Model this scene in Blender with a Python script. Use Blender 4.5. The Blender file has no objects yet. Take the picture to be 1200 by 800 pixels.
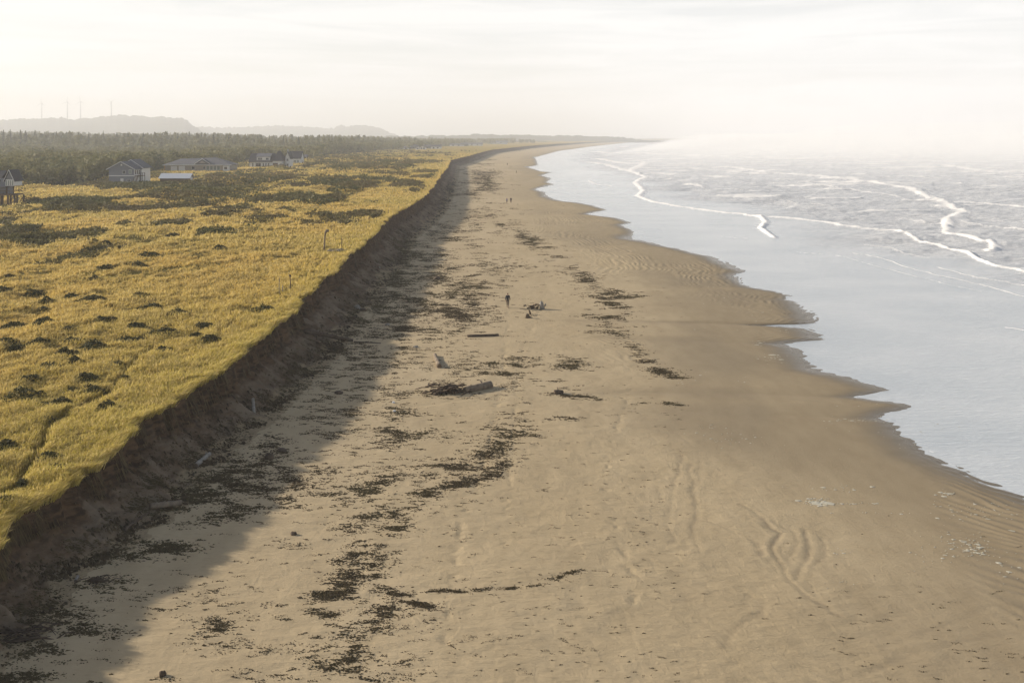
import bpy, math, random
import numpy as np
from mathutils import Vector, Matrix
R = math.radians
random.seed(7); rng = np.random.default_rng(7)

# ------------------------------------------------------------------ camera, sky, sun, exposure
F = 1000.0; CX, CY, YH = 600.0, 400.0, 161.0; CAMZ = 21.6      # pixels of the 1200x800 photograph
PITCH = 0.0                             # level camera, lens shifted down (verticals stay upright in the photograph)
sc = bpy.context.scene
C = sc.collection
cam_d = bpy.data.cameras.new("camera"); cam = bpy.data.objects.new("camera", cam_d); C.objects.link(cam)
cam.location = (0, 0, CAMZ); cam.rotation_euler = (math.pi / 2 - PITCH, 0, 0)
cam_d.shift_y = -(CY - YH) / 1200.0; cam_d.lens = 36.0 * F / 1200.0; cam_d.sensor_width = 36.0; cam_d.clip_start = 0.5; cam_d.clip_end = 60000
sc.camera = cam

SUN_EL, SUN_FWD = 20.0, 16.0            # elevation; degrees forward of due left
w = bpy.data.worlds.new("World"); sc.world = w; w.use_nodes = True
nt = w.node_tree; nt.nodes.clear()
def N(nt, t, **k):
    n = nt.nodes.new(t)
    for a, b in k.items(): setattr(n, a, b)
    return n
out = N(nt, 'ShaderNodeOutputWorld'); bg = N(nt, 'ShaderNodeBackground')
sky = N(nt, 'ShaderNodeTexSky', sky_type='NISHITA'); sky.sun_disc = False
sky.sun_elevation = R(SUN_EL); sky.sun_rotation = R(-90 + SUN_FWD)
sky.dust_density = 1.5; sky.air_density = 1.0; sky.ozone_density = 1.0; sky.altitude = 20
tc = N(nt, 'ShaderNodeTexCoord')
sep = N(nt, 'ShaderNodeSeparateXYZ'); nt.links.new(tc.outputs['Generated'], sep.inputs[0])
mp = N(nt, 'ShaderNodeMapping'); mp.inputs['Scale'].default_value = (2.2, 2.2, 26.0); nt.links.new(tc.outputs['Generated'], mp.inputs[0])
nz = N(nt, 'ShaderNodeTexNoise'); nz.inputs['Scale'].default_value = 1.6; nz.inputs['Detail'].default_value = 6; nz.inputs['Roughness'].default_value = .55
nz.inputs['Distortion'].default_value = .6; nt.links.new(mp.outputs[0], nz.inputs[0])
el = N(nt, 'ShaderNodeMapRange'); el.inputs['From Min'].default_value = 0.14; el.inputs['From Max'].default_value = 0.32
el.inputs['To Min'].default_value = 1.02; el.inputs['To Max'].default_value = 0.02; nt.links.new(sep.outputs[2], el.inputs[0])
st = N(nt, 'ShaderNodeMapRange'); st.inputs['From Min'].default_value = .35; st.inputs['From Max'].default_value = .65
st.inputs['To Min'].default_value = -0.30; st.inputs['To Max'].default_value = .06; nt.links.new(nz.outputs[0], st.inputs[0])
ad = N(nt, 'ShaderNodeMath', operation='ADD', use_clamp=True); nt.links.new(el.outputs[0], ad.inputs[0]); nt.links.new(st.outputs[0], ad.inputs[1])
mx = N(nt, 'ShaderNodeMix', data_type='RGBA'); nt.links.new(ad.outputs[0], mx.inputs['Factor'])
nt.links.new(sky.outputs[0], mx.inputs['A'])
SKYS = 0.07
mx.inputs['B'].default_value = (9.5, 9.55, 9.5, 1)         # thin bright cloud veil
nt.links.new(mx.outputs['Result'], bg.inputs[0]); bg.inputs[1].default_value = SKYS
nt.links.new(bg.outputs[0], out.inputs[0])

sd = bpy.data.lights.new("sun", 'SUN'); sd.energy = 5.0; sd.angle = R(0.6); sd.color = (1.0, .90, .76)
sun = bpy.data.objects.new("sun", sd); C.objects.link(sun)
a = R(180 - SUN_FWD)                     # direction towards the sun, on the ground
sdir = Vector((math.cos(a) * math.cos(R(SUN_EL)), math.sin(a) * math.cos(R(SUN_EL)), math.sin(R(SUN_EL))))
sun.rotation_euler = sdir.to_track_quat('Z', 'Y').to_euler(); sun.location = (0, 0, 200)
sc.view_settings.view_transform = 'Standard'; sc.view_settings.look = 'None'
sc.view_settings.exposure = 0.60; sc.view_settings.gamma = 1.0; sc.view_settings.use_curve_mapping = False
cy = sc.cycles
cy.max_bounces = 5; cy.diffuse_bounces = 2; cy.glossy_bounces = 2; cy.transmission_bounces = 2; cy.volume_bounces = 3; cy.transparent_max_bounces = 8
cy.use_denoising = True; cy.caustics_reflective = False; cy.caustics_refractive = False

# ------------------------------------------------------------------ numeric helpers
def vnoise(x, y, seed=0):
    x = np.asarray(x, float); y = np.asarray(y, float)
    xi = np.floor(x).astype(np.int64); yi = np.floor(y).astype(np.int64)
    fx = x - xi; fy = y - yi; fx = fx * fx * (3 - 2 * fx); fy = fy * fy * (3 - 2 * fy)
    def h(a, b):
        n = (a * 374761393 + b * 668265263 + seed * 1274126177) & 0xffffffff
        n = ((n ^ (n >> 13)) * 1274126177) & 0xffffffff
        n = (n ^ (n >> 16)) & 0xffffff
        return n / float(0xffffff)
    return (h(xi, yi) * (1 - fx) + h(xi + 1, yi) * fx) * (1 - fy) + (h(xi, yi + 1) * (1 - fx) + h(xi + 1, yi + 1) * fx) * fy
def fbm(x, y, oct=4, seed=0):
    s = 0; a = .5; t = 0
    for i in range(oct):
        s = s + a * vnoise(x, y, seed + i * 17); t += a; a *= .5
        x, y = x * 1.93 + y * .51 + 13.1, y * 1.93 - x * .51 + 7.7
    return s / t
def sst(a, b, x):
    t = np.clip((x - a) / (b - a), 0, 1); return t * t * (3 - 2 * t)
cp, sp = math.cos(PITCH), math.sin(PITCH)
def px(x, y, z=0.6):
    """photograph pixel -> point of the plane at height z (arrays too)"""
    x = np.asarray(x, float); y = np.asarray(y, float)
    dx = (x - CX) / F; v = (YH - y) / F
    dy = cp + v * sp; dz = np.minimum(-sp + v * cp, -1e-5)
    t = (np.asarray(z, float) - CAMZ) / dz
    return dx * t, dy * t
def mesh_obj(name, V, Fc, mat=None, parent=None, smooth=False, attrs=None, kind=None):
    V = np.asarray(V, np.float32).reshape(-1, 3); Fc = np.asarray(Fc, np.int32); k = Fc.shape[1]
    me = bpy.data.meshes.new(name)
    me.vertices.add(len(V)); me.vertices.foreach_set('co', V.ravel())
    me.loops.add(Fc.size); me.loops.foreach_set('vertex_index', Fc.ravel())
    me.polygons.add(len(Fc)); me.polygons.foreach_set('loop_start', np.arange(0, Fc.size, k, dtype=np.int32))
    me.update(calc_edges=True)
    me.polygons.foreach_set('use_smooth', np.full(len(Fc), smooth))
    for an, av in (attrs or {}).items():
        at = me.attributes.new(an, 'FLOAT', 'POINT'); at.data.foreach_set('value', np.asarray(av, np.float32).ravel())
    if mat: me.materials.append(mat)
    o = bpy.data.objects.new(name, me); C.objects.link(o)
    if parent: o.parent = parent
    if kind: o['kind'] = kind
    return o
def grid_faces(nr, nc, keep=None):
    i = np.arange(nr * nc).reshape(nr, nc)
    f = np.stack([i[:-1, :-1], i[:-1, 1:], i[1:, 1:], i[1:, :-1]], -1)
    if keep is not None: f = f[keep[:-1, :-1] | keep[:-1, 1:] | keep[1:, 1:] | keep[1:, :-1]]
    return f.reshape(-1, 4)

# ------------------------------------------------------------------ material helpers
def mat(name, col=(.5, .5, .5), rough=.8, metal=0, spec=.3):
    m = bpy.data.materials.new(name); m.use_nodes = True
    b = m.node_tree.nodes['Principled BSDF']
    b.inputs['Base Color'].default_value = (*col, 1); b.inputs['Roughness'].default_value = rough
    b.inputs['Metallic'].default_value = metal; b.inputs['Specular IOR Level'].default_value = spec
    return m
def nmat(name, c1, c2, scale=4, rough=.85, bump=.1, bscale=None, stretch=(1, 1, 1), spec=.3, detail=6):
    """principled with object-space noise between two colours and a bump"""
    m = mat(name, c1, rough, 0, spec); t = m.node_tree; b = t.nodes['Principled BSDF']
    tcn = N(t, 'ShaderNodeTexCoord'); mpn = N(t, 'ShaderNodeMapping'); mpn.inputs['Scale'].default_value = stretch
    t.links.new(tcn.outputs['Object'], mpn.inputs[0])
    n = N(t, 'ShaderNodeTexNoise'); n.inputs['Scale'].default_value = scale; n.inputs['Detail'].default_value = detail
    t.links.new(mpn.outputs[0], n.inputs[0])
    r = N(t, 'ShaderNodeValToRGB'); r.color_ramp.elements[0].position = .32; r.color_ramp.elements[1].position = .68
    r.color_ramp.elements[0].color = (*c1, 1); r.color_ramp.elements[1].color = (*c2, 1)
    t.links.new(n.outputs[0], r.inputs[0]); t.links.new(r.outputs[0], b.inputs['Base Color'])
    if bump:
        n2 = N(t, 'ShaderNodeTexNoise'); n2.inputs['Scale'].default_value = bscale or scale * 3; n2.inputs['Detail'].default_value = 5
        t.links.new(mpn.outputs[0], n2.inputs[0])
        bp = N(t, 'ShaderNodeBump'); bp.inputs['Strength'].default_value = .8; bp.inputs['Distance'].default_value = bump
        t.links.new(n2.outputs[0], bp.inputs['Height']); t.links.new(bp.outputs[0], b.inputs['Normal'])
    return m
class G:
    """tiny graph builder"""
    def __init__(s, m): s.t = m.node_tree; s.b = s.t.nodes['Principled BSDF']; s.tc = N(s.t, 'ShaderNodeTexCoord')
    def noise(s, scale, detail=5, stretch=(1, 1, 1), rough=.5, dist=0, rot=0):
        mpn = N(s.t, 'ShaderNodeMapping'); mpn.inputs['Scale'].default_value = stretch; mpn.inputs['Rotation'].default_value = (0, 0, rot)
        s.t.links.new(s.tc.outputs['Object'], mpn.inputs[0])
        n = N(s.t, 'ShaderNodeTexNoise'); n.inputs['Scale'].default_value = scale; n.inputs['Detail'].default_value = detail
        n.inputs['Roughness'].default_value = rough; n.inputs['Distortion'].default_value = dist
        s.t.links.new(mpn.outputs[0], n.inputs[0]); return n.outputs[0]
    def attr(s, name):
        n = N(s.t, 'ShaderNodeAttribute'); n.attribute_name = name; return n.outputs['Fac']
    def rng(s, v, a, b, c=0, d=1):
        n = N(s.t, 'ShaderNodeMapRange'); n.inputs[1].default_value = a; n.inputs[2].default_value = b
        n.inputs[3].default_value = c; n.inputs[4].default_value = d; s.t.links.new(v, n.inputs[0]); return n.outputs[0]
    def m(s, op, a, b):
        n = N(s.t, 'ShaderNodeMath', operation=op)
        for i, v in enumerate((a, b)):
            if isinstance(v, (int, float)): n.inputs[i].default_value = v
            else: s.t.links.new(v, n.inputs[i])
        return n.outputs[0]
    def mix(s, f, a, b):
        n = N(s.t, 'ShaderNodeMix', data_type='RGBA')
        for k, v in (('Factor', f), ('A', a), ('B', b)):
            if isinstance(v, (int, float)): n.inputs[k].default_value = v
            elif isinstance(v, tuple): n.inputs[k].default_value = (*v, 1)
            else: s.t.links.new(v, n.inputs[k])
        return n.outputs['Result']
    def bump(s, h, dist, strength=1, prev=None):
        n = N(s.t, 'ShaderNodeBump'); n.inputs['Strength'].default_value = strength; n.inputs['Distance'].default_value = dist
        s.t.links.new(h, n.inputs['Height'])
        if prev is not None: s.t.links.new(prev, n.inputs['Normal'])
        return n.outputs[0]
    def set(s, k, v):
        if isinstance(v, (int, float)): s.b.inputs[k].default_value = v
        else: s.t.links.new(v, s.b.inputs[k])

# ------------------------------------------------------------------ shoreline and bank curves
def hbank(Y): return np.interp(Y, [0, 37, 48, 78, 120, 250, 600, 2000], [2.1, 2.25, 2.8, 3.3, 3.8, 4.2, 4.3, 4.5])
EDGE = [(-30,650),(0,622),(45,580),(75,560),(100,544),(132,517),(175,490),(200,475),(225,455),(245,440),(267,425),(292,404),(320,385),(349,356),(359,343),(376,330),
        (386,317),(405,304),(413,294),(426,284),(441,271),(449,261),(463,249),(476,242),(490,235),(507,217),(516,204.5),(523.6,196),(527,188),(550,182.5),(566,178),(577,175.5),(620,171),(680,167),(740,164.6)]
ex, ey = np.array([e[0] for e in EDGE], float), np.array([e[1] for e in EDGE], float)
Xe, Ye = px(ex, ey, 4.0)
for _ in range(4): Xe, Ye = px(ex, ey, 1.0 + hbank(Ye) + .15)
Ye = np.concatenate([[0, 20], Ye, [9000, 14000]]); Xe = np.concatenate([[-22.6, -22.9], Xe, [2300, 5200]])
WL = [(760,163.6),(729,168),(700,171),(681,173.5),(655,177),(627,184.6),(631,193.7),(618.5,196),(634,201),(647,202),(634,205.6),(646,209),(640,214),(649,216),(627,222),(640,226),(642,230.5),
      (655,235),(681,238),(701,243.5),(712,246),(686,250.5),(720,255.5),(740,261),(725,263.5),(740,269.5),(744,274),(744,280),(760,284),(800,294),(843,302),(860,313),(873,319),(860,323),
      (880,337),(917,344),(937,358),(950,368),(958,376),(952,379.5),(890,381),(943,385),(970,397),(917,403),(938,410),(950,420),(967,437),(1000,445),(1038,457),(1003,465),(1080,475),(1033,490),
      (1055,495),(1047,507),(1083,527),(1133,550),(1183,571),(1200,580),(1300,625),(1500,720),(1700,820)]
wx, wy = px([e[0] for e in WL], [e[1] for e in WL], 0.0)
o_ = np.argsort(wy); Yw = np.concatenate([[0], wy[o_], [9000, 14000]]); Xw_ = np.concatenate([[34], wx[o_], [2900, 5900]])
def Xt0(Y): return np.interp(Y, Ye, Xe)
def Xw(Y): return np.interp(Y, Yw, Xw_) + (fbm(np.asarray(Y) * .9, 0, 3, 5) - .5) * .9 + (fbm(np.asarray(Y) * .16, 3, 3, 9) - .5) * 2.0
_lt = np.linspace(math.log(10), math.log(14000), 500)
_xs = np.interp(np.exp(_lt), Yw, Xw_); _k = np.exp(-.5 * (np.arange(-30, 31) / 12) ** 2); _k /= _k.sum()
_xs = np.convolve(np.pad(_xs, 30, mode='edge'), _k, 'valid')
def Xws(Y): return np.interp(np.log(np.maximum(Y, 10)), _lt, _xs)
def Xt(Y):
    Y = np.asarray(Y, float)
    return Xt0(Y) + (fbm(Y * .3, 1.5, 3, 21) - .5) * 2.3 + (fbm(Y * 1.4, 9.5, 3, 22) - .5) * 1.5
# polyline distance
def pdist(X, Y, poly, ysc=1.0):
    d = np.full(X.shape, 1e9)
    for (x0, y0), (x1, y1) in zip(poly[:-1], poly[1:]):
        ax, ay = x1 - x0, (y1 - y0) * ysc; L = ax * ax + ay * ay + 1e-9
        t = np.clip(((X - x0) * ax + (Y - y0) * ysc * ay) / L, 0, 1)
        d = np.minimum(d, np.hypot(X - x0 - t * ax, (Y - y0) * ysc - t * ay))
    return d
def ppoly(pts, z): xx, yy = px([p[0] for p in pts], [p[1] for p in pts], z); return list(zip(xx, yy))
def near_eval(X, Y, poly, rad, ysc=1.0):
    """distance, only worked out near the polyline (rest 1e9)"""
    xs = [p[0] for p in poly]; ys = [p[1] for p in poly]
    m = (X > min(xs) - rad) & (X < max(xs) + rad) & (Y > min(ys) - rad / ysc) & (Y < max(ys) + rad / ysc)
    d = np.full(X.shape, 1e9)
    if m.any(): d[m] = pdist(X[m], Y[m], poly, ysc)
    return d
# creases in the sand: (pixels, depth, width)
CREASE = [([(870,590),(888,603),(900,618),(912,625),(903,640),(905,650),(915,662),(925,680),(955,703),(985,720)], .10, .28),
          ([(826,610),(850,618),(868,624)], .05, .2), ([(880,632),(886,640),(891,650)], .10, .3), ([(940,620),(948,640),(946,655),(938,668),(935,678)], .09, .3),
          ([(962,628),(968,648),(955,660)], .05, .3), ([(808,545),(812,575),(814,600),(810,625),(816,650)], .06, .3),([(798,532),(794,552),(789,580),(781,602),(781,625),(786,640)], .05, .3),
          ([(822,528),(820,555),(812,575)], .04, .3), ([(772,560),(772,592)], .035, .3),([(870,540+150),(890,705),(888,725)], .05, .3),
          ([(600,688),(700,672),(760,660)], .025, .2), ([(715,725),(780,712),(860,690),(900,684)], .03, .3), ([(740,455+45),(790,508),(812,520)], .03, .35),
          ([(760,540),(785,528),(830,522)], .025, .3), ([(660,463),(760,458),(860,461),(960,465)], .03, .5),([(850,760),(862,738),(885,722)], .035, .3),
          ([(1035,760),(1110,728),(1160,706)], .03, .3),([(980,800),(1090,760),(1190,735)], .03, .35),([(905,610),(925,622),(935,634),(925,655)], .04, .25)]
RUT = [[(440,470),(520,452),(640,441),(760,446)], [(455,440),(560,414),(640,404),(700,400),(740,410)],[(480,480),(560,468),(660,462),(760,467)]]
FOOT = [[(740,455),(715,520),(710,580),(728,640),(745,680),(742,740)],[(640,345),(610,420),(600,520),(590,640)],[(596,362),(590,430),(575,520),(540,620),(520,760)]]
def beachz(X, Y, fine=True):
    X = np.asarray(X, float); Y = np.asarray(Y, float)
    d = Xws(Y) - X; dl = Xw(Y) - Xws(Y)
    d = d + dl * np.exp(-((X - Xw(Y)) / 14.0) ** 2)
    z = np.where(d > 0, 1.3 * (1 - np.exp(-np.maximum(d, 0) / 42.0)), np.maximum(.031 * d, -1.6))
    if fine:
        dry = sst(6, 26, d); near = 1 - sst(150, 420, Y)
        z = z + dry * near * ((fbm(X * .22, Y * .4, 4, 3) - .5) * .12 + (fbm(X * 1.0, Y * 2.2, 3, 4) - .5) * .07)
        z = z + (fbm(X * .05, Y * .05, 3, 40) - .5) * .22 * sst(3, 20, d)
        # ripple field near the runnels
        rm = sst(.40, .58, fbm(X * .06, Y * .035, 2, 31)) * sst(-2, 3, d) * (1 - sst(16, 30, d)) * (1 - sst(200, 300, Y))
        z = z + rm * .036 * np.sin((X * 1.0 + Y * .9 + 3 * fbm(X * .3, Y * .3, 2, 6)) * 6.0 + 7 * fbm(X * .15, Y * .12, 2, 8))
        z = z + (fbm(X * .8, Y * 1.6, 3, 77) - .5) * .05 * (1 - sst(0, 8, np.abs(d)))
        m = Y < 170
        if m.any():
            Xm, Ym = X[m], Y[m]; zz = np.zeros(Xm.shape)
            wob = (fbm(Xm * .7, Ym * .5, 3, 12) - .5) * .8
            for pts, dep, wd in CREASE:
                dd = near_eval(Xm + wob, Ym + wob, ppoly(pts, .5), 3)
                dep = dep * .30; wd = wd * .5; zz -= dep * np.exp(-(dd / wd) ** 2) * (.4 + .9 * fbm(Xm * .5, Ym * .5, 2, 13)); zz += dep * .25 * np.exp(-((dd - wd * 2.2) / wd) ** 2)
            for pts in RUT:
                dd = near_eval(Xm + wob * .3, Ym, ppoly(pts, .6), 2); zz -= .018 * np.exp(-(dd / .16) ** 2); zz += .008 * np.exp(-((dd - .34) / .14) ** 2)
            for k, pts in enumerate(FOOT):
                dd = near_eval(Xm, Ym, ppoly(pts, .6), 1.5)
                zz -= .045 * np.exp(-(dd / .2) ** 2) * sst(.48, .7, vnoise(Xm * 2.6, Ym * 2.2, 60 + k))
            z = z.copy(); z[m] += zz
    return z
SLUMP = [[(0,575),(30,545),(48,520),(60,495),(85,478),(118,462),(135,445),(152,428),(172,412),(182,408)],[(256,392),(270,384),(285,372),(298,360)],[(325,352),(342,342),(358,328),(372,317),(381,309)],[(416,272),(420,262),(438,254)]]
PADS = [(*[float(q) for q in px(x, y, 4.6)], r) for x, y, r in ((142, 215, 14), (204, 215, 12), (230, 199.5, 26), (306, 196, 18), (326, 196, 14), (346, 193, 16))]
def landz(X, Y, s=None):
    """ground of the dunes, landward of the edge"""
    X = np.asarray(X, float); Y = np.asarray(Y, float)
    inl = np.maximum(Xt0(Y) - X, 0)
    z = 1.0 + hbank(Y) + .15 * (1 - sst(0, 4, inl))
    a = sst(3, 60, inl)
    z = z + (fbm(X * .045, Y * .038, 3, 50) - .47) * 4.6 * a * (1 - .5 * sst(400, 1500, Y)) + (fbm(X * .17, Y * .15, 3, 51) - .5) * 1.8 * sst(0, 25, inl) + (fbm(X * .6, Y * .6, 2, 52) - .5) * .4
    z = z + 4 * sst(500, 2500, inl) + 3 * sst(600, 3000, Y) * sst(30, 200, inl)
    z = z - 1.0 * sst(30, 110, inl) * (1 - sst(200, 600, Y))
    for hx, hy, hr in PADS:                      # levelled ground under the houses
        w_ = np.exp(-(((X - hx) ** 2 + ((Y - hy) * .8) ** 2) / hr ** 2) ** 2); z = z * (1 - w_) + 4.6 * w_
    m = Y < 260
    if m.any():
        Xm, Ym = X[m], Y[m]; zz = np.zeros(Xm.shape); wob = (fbm(Xm * .8, Ym * .8, 2, 55) - .5) * .8
        for pts in SLUMP:
            dd = near_eval(Xm + wob, Ym, ppoly(pts, 4.0), 3); zz -= .42 * np.exp(-(dd / .24) ** 2) * sst(.3, .6, fbm(Xm * .3, Ym * .12, 2, 56))
        z = np.array(z); z[m] += zz
    return z
def pland(x, y):
    X, Y = px(x, y, 4.0)
    for _ in range(7): X, Y = px(x, y, landz(X, Y))
    return X, Y
def gz(X, Y):
    X = np.asarray(X, float); Y = np.asarray(Y, float)
    return np.where(X < Xt0(Y), landz(X, Y), beachz(X, Y))

# ------------------------------------------------------------------ ground rows
rows = [9.0]
while rows[-1] < 13500:
    Y = rows[-1]; d = Y * Y / (853 * 20.6) * .85
    if Y > 200: d = min(d, 2.2 + max(0, Y - 200) * .004)
    if Y > 1500: d = Y * .03
    rows.append(Y + max(d, .045))
rows = np.array(rows); NR = len(rows)
xt = Xt(rows); ztop = landz(xt, rows)
# ---- land: columns from far inland to the edge
u = np.linspace(0, 1, 420)
inl = np.concatenate([[1.0], u[::-1][1:-1] ** 2.2, [0]])[:-1]      # 1 .. 0
width = 1.05 * rows + 60
XL = xt[:, None] - inl[None, :] * (width + xt)[:, None].clip(60, None)
YL = np.repeat(rows[:, None], XL.shape[1], 1)
ZL = landz(XL, YL)
# ---- bank profile, from the edge to the foot
ss = np.concatenate([[0], np.linspace(.06, 1.0, 26), np.linspace(1.05, 4.4, 44)])
S = np.repeat(ss[None, :], NR, 0); YB = np.repeat(rows[:, None], len(ss), 1)
bw = 3.3 * (hbank(rows) / 2.8)                                        # bank width
scf = np.interp(rows, [0, 60, 400], [.42, .42, .42])
XB = xt[:, None] + S * (bw / 3.3)[:, None]
footX = xt + bw
zf = beachz(footX, rows)[:, None]; H = ztop[:, None] - zf
q = S / 3.3
scarp = .46 * sst(0, .17, q); tal = .54 * (1 - (1 - np.clip((q - .1) / .95, 0, 1)) ** 1.5)
prof = 1 - scarp - tal
ZB = zf + H * prof
gully = (fbm(YB * 1.1, S * .35, 4, 33) - .5)
ZB += (fbm(YB * 3.2, S * .5, 3, 37) - .5) * .28 * sst(.03, .2, q) * (1 - sst(.6, 1.0, q))
ZB += gully * 1.0 * np.sin(np.clip(q, 0, 1) * math.pi) + (fbm(YB * 2.6, XB * 2.6, 3, 34) - .5) * .34 * sst(0, .1, q) * (1 - sst(.9, 1.3, q))
ZB += (fbm(YB * .5, S * 1.3, 3, 36) - .5) * .5 * np.exp(-((q - .7) / .3) ** 2)
bz = beachz(XB, YB); k_ = sst(.72, 1.25, q); ZB = ZB * (1 - k_) + np.maximum(bz, bz) * k_
ZB[:, 0] = ztop
XL = np.concatenate([XL, XB[:, :1]], 1); YL = np.concatenate([YL, YB[:, :1]], 1); ZL = np.concatenate([ZL, ZB[:, :1]], 1)
# ---- beach: from the foot strip out under the sea
xb0 = XB[:, -1]; xb1 = np.maximum(Xw(rows) + 14 + rows * .02, xb0 + 20)
v = np.linspace(0, 1, 560)[None, :]
XS = xb0[:, None] + (xb1 - xb0)[:, None] * v; YS = np.repeat(rows[:, None], v.shape[1], 1)
ZS = beachz(XS, YS)
rel = Xw(rows)[:, None] - XS
edge_w = fbm(XS * .12, YS * .06, 4, 70)

# land material
m_land = mat('dune_ground', rough=.95); g = G(m_land)
n1 = g.noise(.06, 4, (1, 1, 1)); n2 = g.noise(1.2, 5); n3 = g.noise(6, 4)
c = g.mix(g.rng(n1, .35, .65), (.43, .29, .075), (.33, .27, .07))
c = g.mix(g.rng(n2, .42, .75), c, (.20, .14, .05)); c = g.mix(g.rng(n3, .5, .8, 0, .5), c, (.46, .36, .13))
c = g.mix(g.attr('woods'), c, (.055, .06, .022))
g.set('Base Color', c); g.set('Specular IOR Level', .05); g.set('Normal', g.bump(n3, .25, 1, g.bump(n2, .5)))
# bank material
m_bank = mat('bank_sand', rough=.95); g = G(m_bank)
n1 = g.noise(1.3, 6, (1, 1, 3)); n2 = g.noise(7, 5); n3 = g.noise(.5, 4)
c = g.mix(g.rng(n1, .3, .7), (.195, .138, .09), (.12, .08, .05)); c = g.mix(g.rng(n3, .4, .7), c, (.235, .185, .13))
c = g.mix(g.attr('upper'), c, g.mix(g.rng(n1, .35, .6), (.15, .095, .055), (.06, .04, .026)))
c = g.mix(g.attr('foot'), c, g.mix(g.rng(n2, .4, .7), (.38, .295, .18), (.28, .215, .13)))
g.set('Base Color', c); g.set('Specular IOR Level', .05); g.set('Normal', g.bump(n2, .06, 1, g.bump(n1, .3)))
# sand material
m_sand = mat('sand', rough=.9); g = G(m_sand)
wet = g.attr('wet'); big = g.noise(.05, 5, (1, .6, 1), .6); mid = g.noise(.7, 6, (1, .5, 1), .6); fin = g.noise(9, 5); ris = g.noise(1.6, 3, (1, .5, 1), .5, 1.2, .7); gr = g.noise(3.4, 8, (.4, 1.5, 1), .74)
dry = g.mix(g.rng(big, .35, .65), (.485, .385, .245), (.43, .335, .205)); dry = g.mix(g.rng(mid, .42, .78, 0, .55), dry, (.34, .265, .16)); dry = g.mix(g.rng(gr, .56, .74, 0, .55), dry, (.19, .145, .085))
wt = g.mix(g.rng(mid, .35, .7), (.315, .245, .15), (.275, .21, .125)); wt = g.mix(g.rng(gr, .58, .74, 0, .35), wt, (.19, .145, .09))
c = g.mix(wet, dry, wt); c = g.mix(g.attr('soak_crease'), c, (.145, .115, .075))
g.set('Base Color', c); g.set('Roughness', g.rng(g.attr('soak_crease'), 0, 1, .88, .26)); g.set('Specular IOR Level', g.rng(wet, 0, 1, .12, .32))
dryf = g.m('SUBTRACT', 1.0, wet)
g.set('Normal', g.bump(g.m('MULTIPLY', gr, g.rng(dryf, 0, 1, .15, 1)), (.06), 1, g.bump(g.m('MULTIPLY', ris, g.rng(dryf, 0, 1, .3, 1)), .03, 1, g.bump(fin, .012))))

woodsmask = np.zeros(XL.shape)
FE = np.array([(-400,232),(0,217),(100,213),(125,207),(190,198),(270,193),(290,190),(360,187),(400,181),(460,177),(520,173),(560,170.5),(620,168),(700,165.5),(900,163)], float)
def imgrow(X, Y, z):
    """the row and column a point has in the photograph; used as a direction/distance chart of the land cover"""
    dz = z - CAMZ; d = Y * cp - dz * sp
    return CX + F * X / d, YH - F * (Y * sp + dz * cp) / d
def forest_m(X, Y):
    ix, iy = imgrow(X, Y, 5.0); e = np.interp(ix, FE[:, 0], FE[:, 1])
    e = e + (fbm(X * .02, Y * .012, 3, 80) - .5) * 5
    return sst(0, 1.2, e - iy) * (Y > 150) * (Xt0(Y) - X > 18 + Y * .02)
woodsmask = forest_m(XL, YL)
land = mesh_obj('dune_terrain', np.stack([XL, YL, ZL], -1), grid_faces(*XL.shape), m_land, smooth=True, attrs={'woods': woodsmask}, kind='structure')
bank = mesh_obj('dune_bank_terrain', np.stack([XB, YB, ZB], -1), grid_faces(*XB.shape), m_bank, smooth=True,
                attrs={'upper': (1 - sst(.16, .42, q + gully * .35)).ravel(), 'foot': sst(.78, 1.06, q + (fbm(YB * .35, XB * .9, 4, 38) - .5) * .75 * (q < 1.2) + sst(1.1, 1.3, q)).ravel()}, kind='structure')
ZS[:, 0] = ZB[:, -1]
wetm = (1 - sst(6, 26, rel + (edge_w - .5) * 24)) * (1 - .6 * sst(120, 300, YS))
soak_crease = (1 - sst(.2, 4.5, rel + (edge_w - .5) * 5))
_cm = np.zeros(XS.shape); _w = (fbm(XS * .7, YS * .5, 3, 12) - .5) * .8
for pts, dep, wd in CREASE:
    _cm = np.maximum(_cm, min(1, dep * 10) * np.exp(-(near_eval(XS + _w, YS + _w, ppoly(pts, .5), 3) / (wd * .45)) ** 2) * sst(.25, .55, fbm(XS * .6, YS * .6, 2, 14)))
soak_crease = np.maximum(soak_crease, .5 * _cm)  # crease lines darkened and smoothed through the same mask
soak_crease = np.maximum(soak_crease, .18 * sst(.5, .62, fbm(XS * .07, YS * .05, 3, 72)) * (1 - sst(8, 20, rel)))
beach = mesh_obj('beach', np.stack([XS, YS, ZS], -1), grid_faces(*XS.shape), m_sand, smooth=True, attrs={'wet': wetm.ravel(), 'soak_crease': soak_crease.ravel()}, kind='structure')

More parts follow.
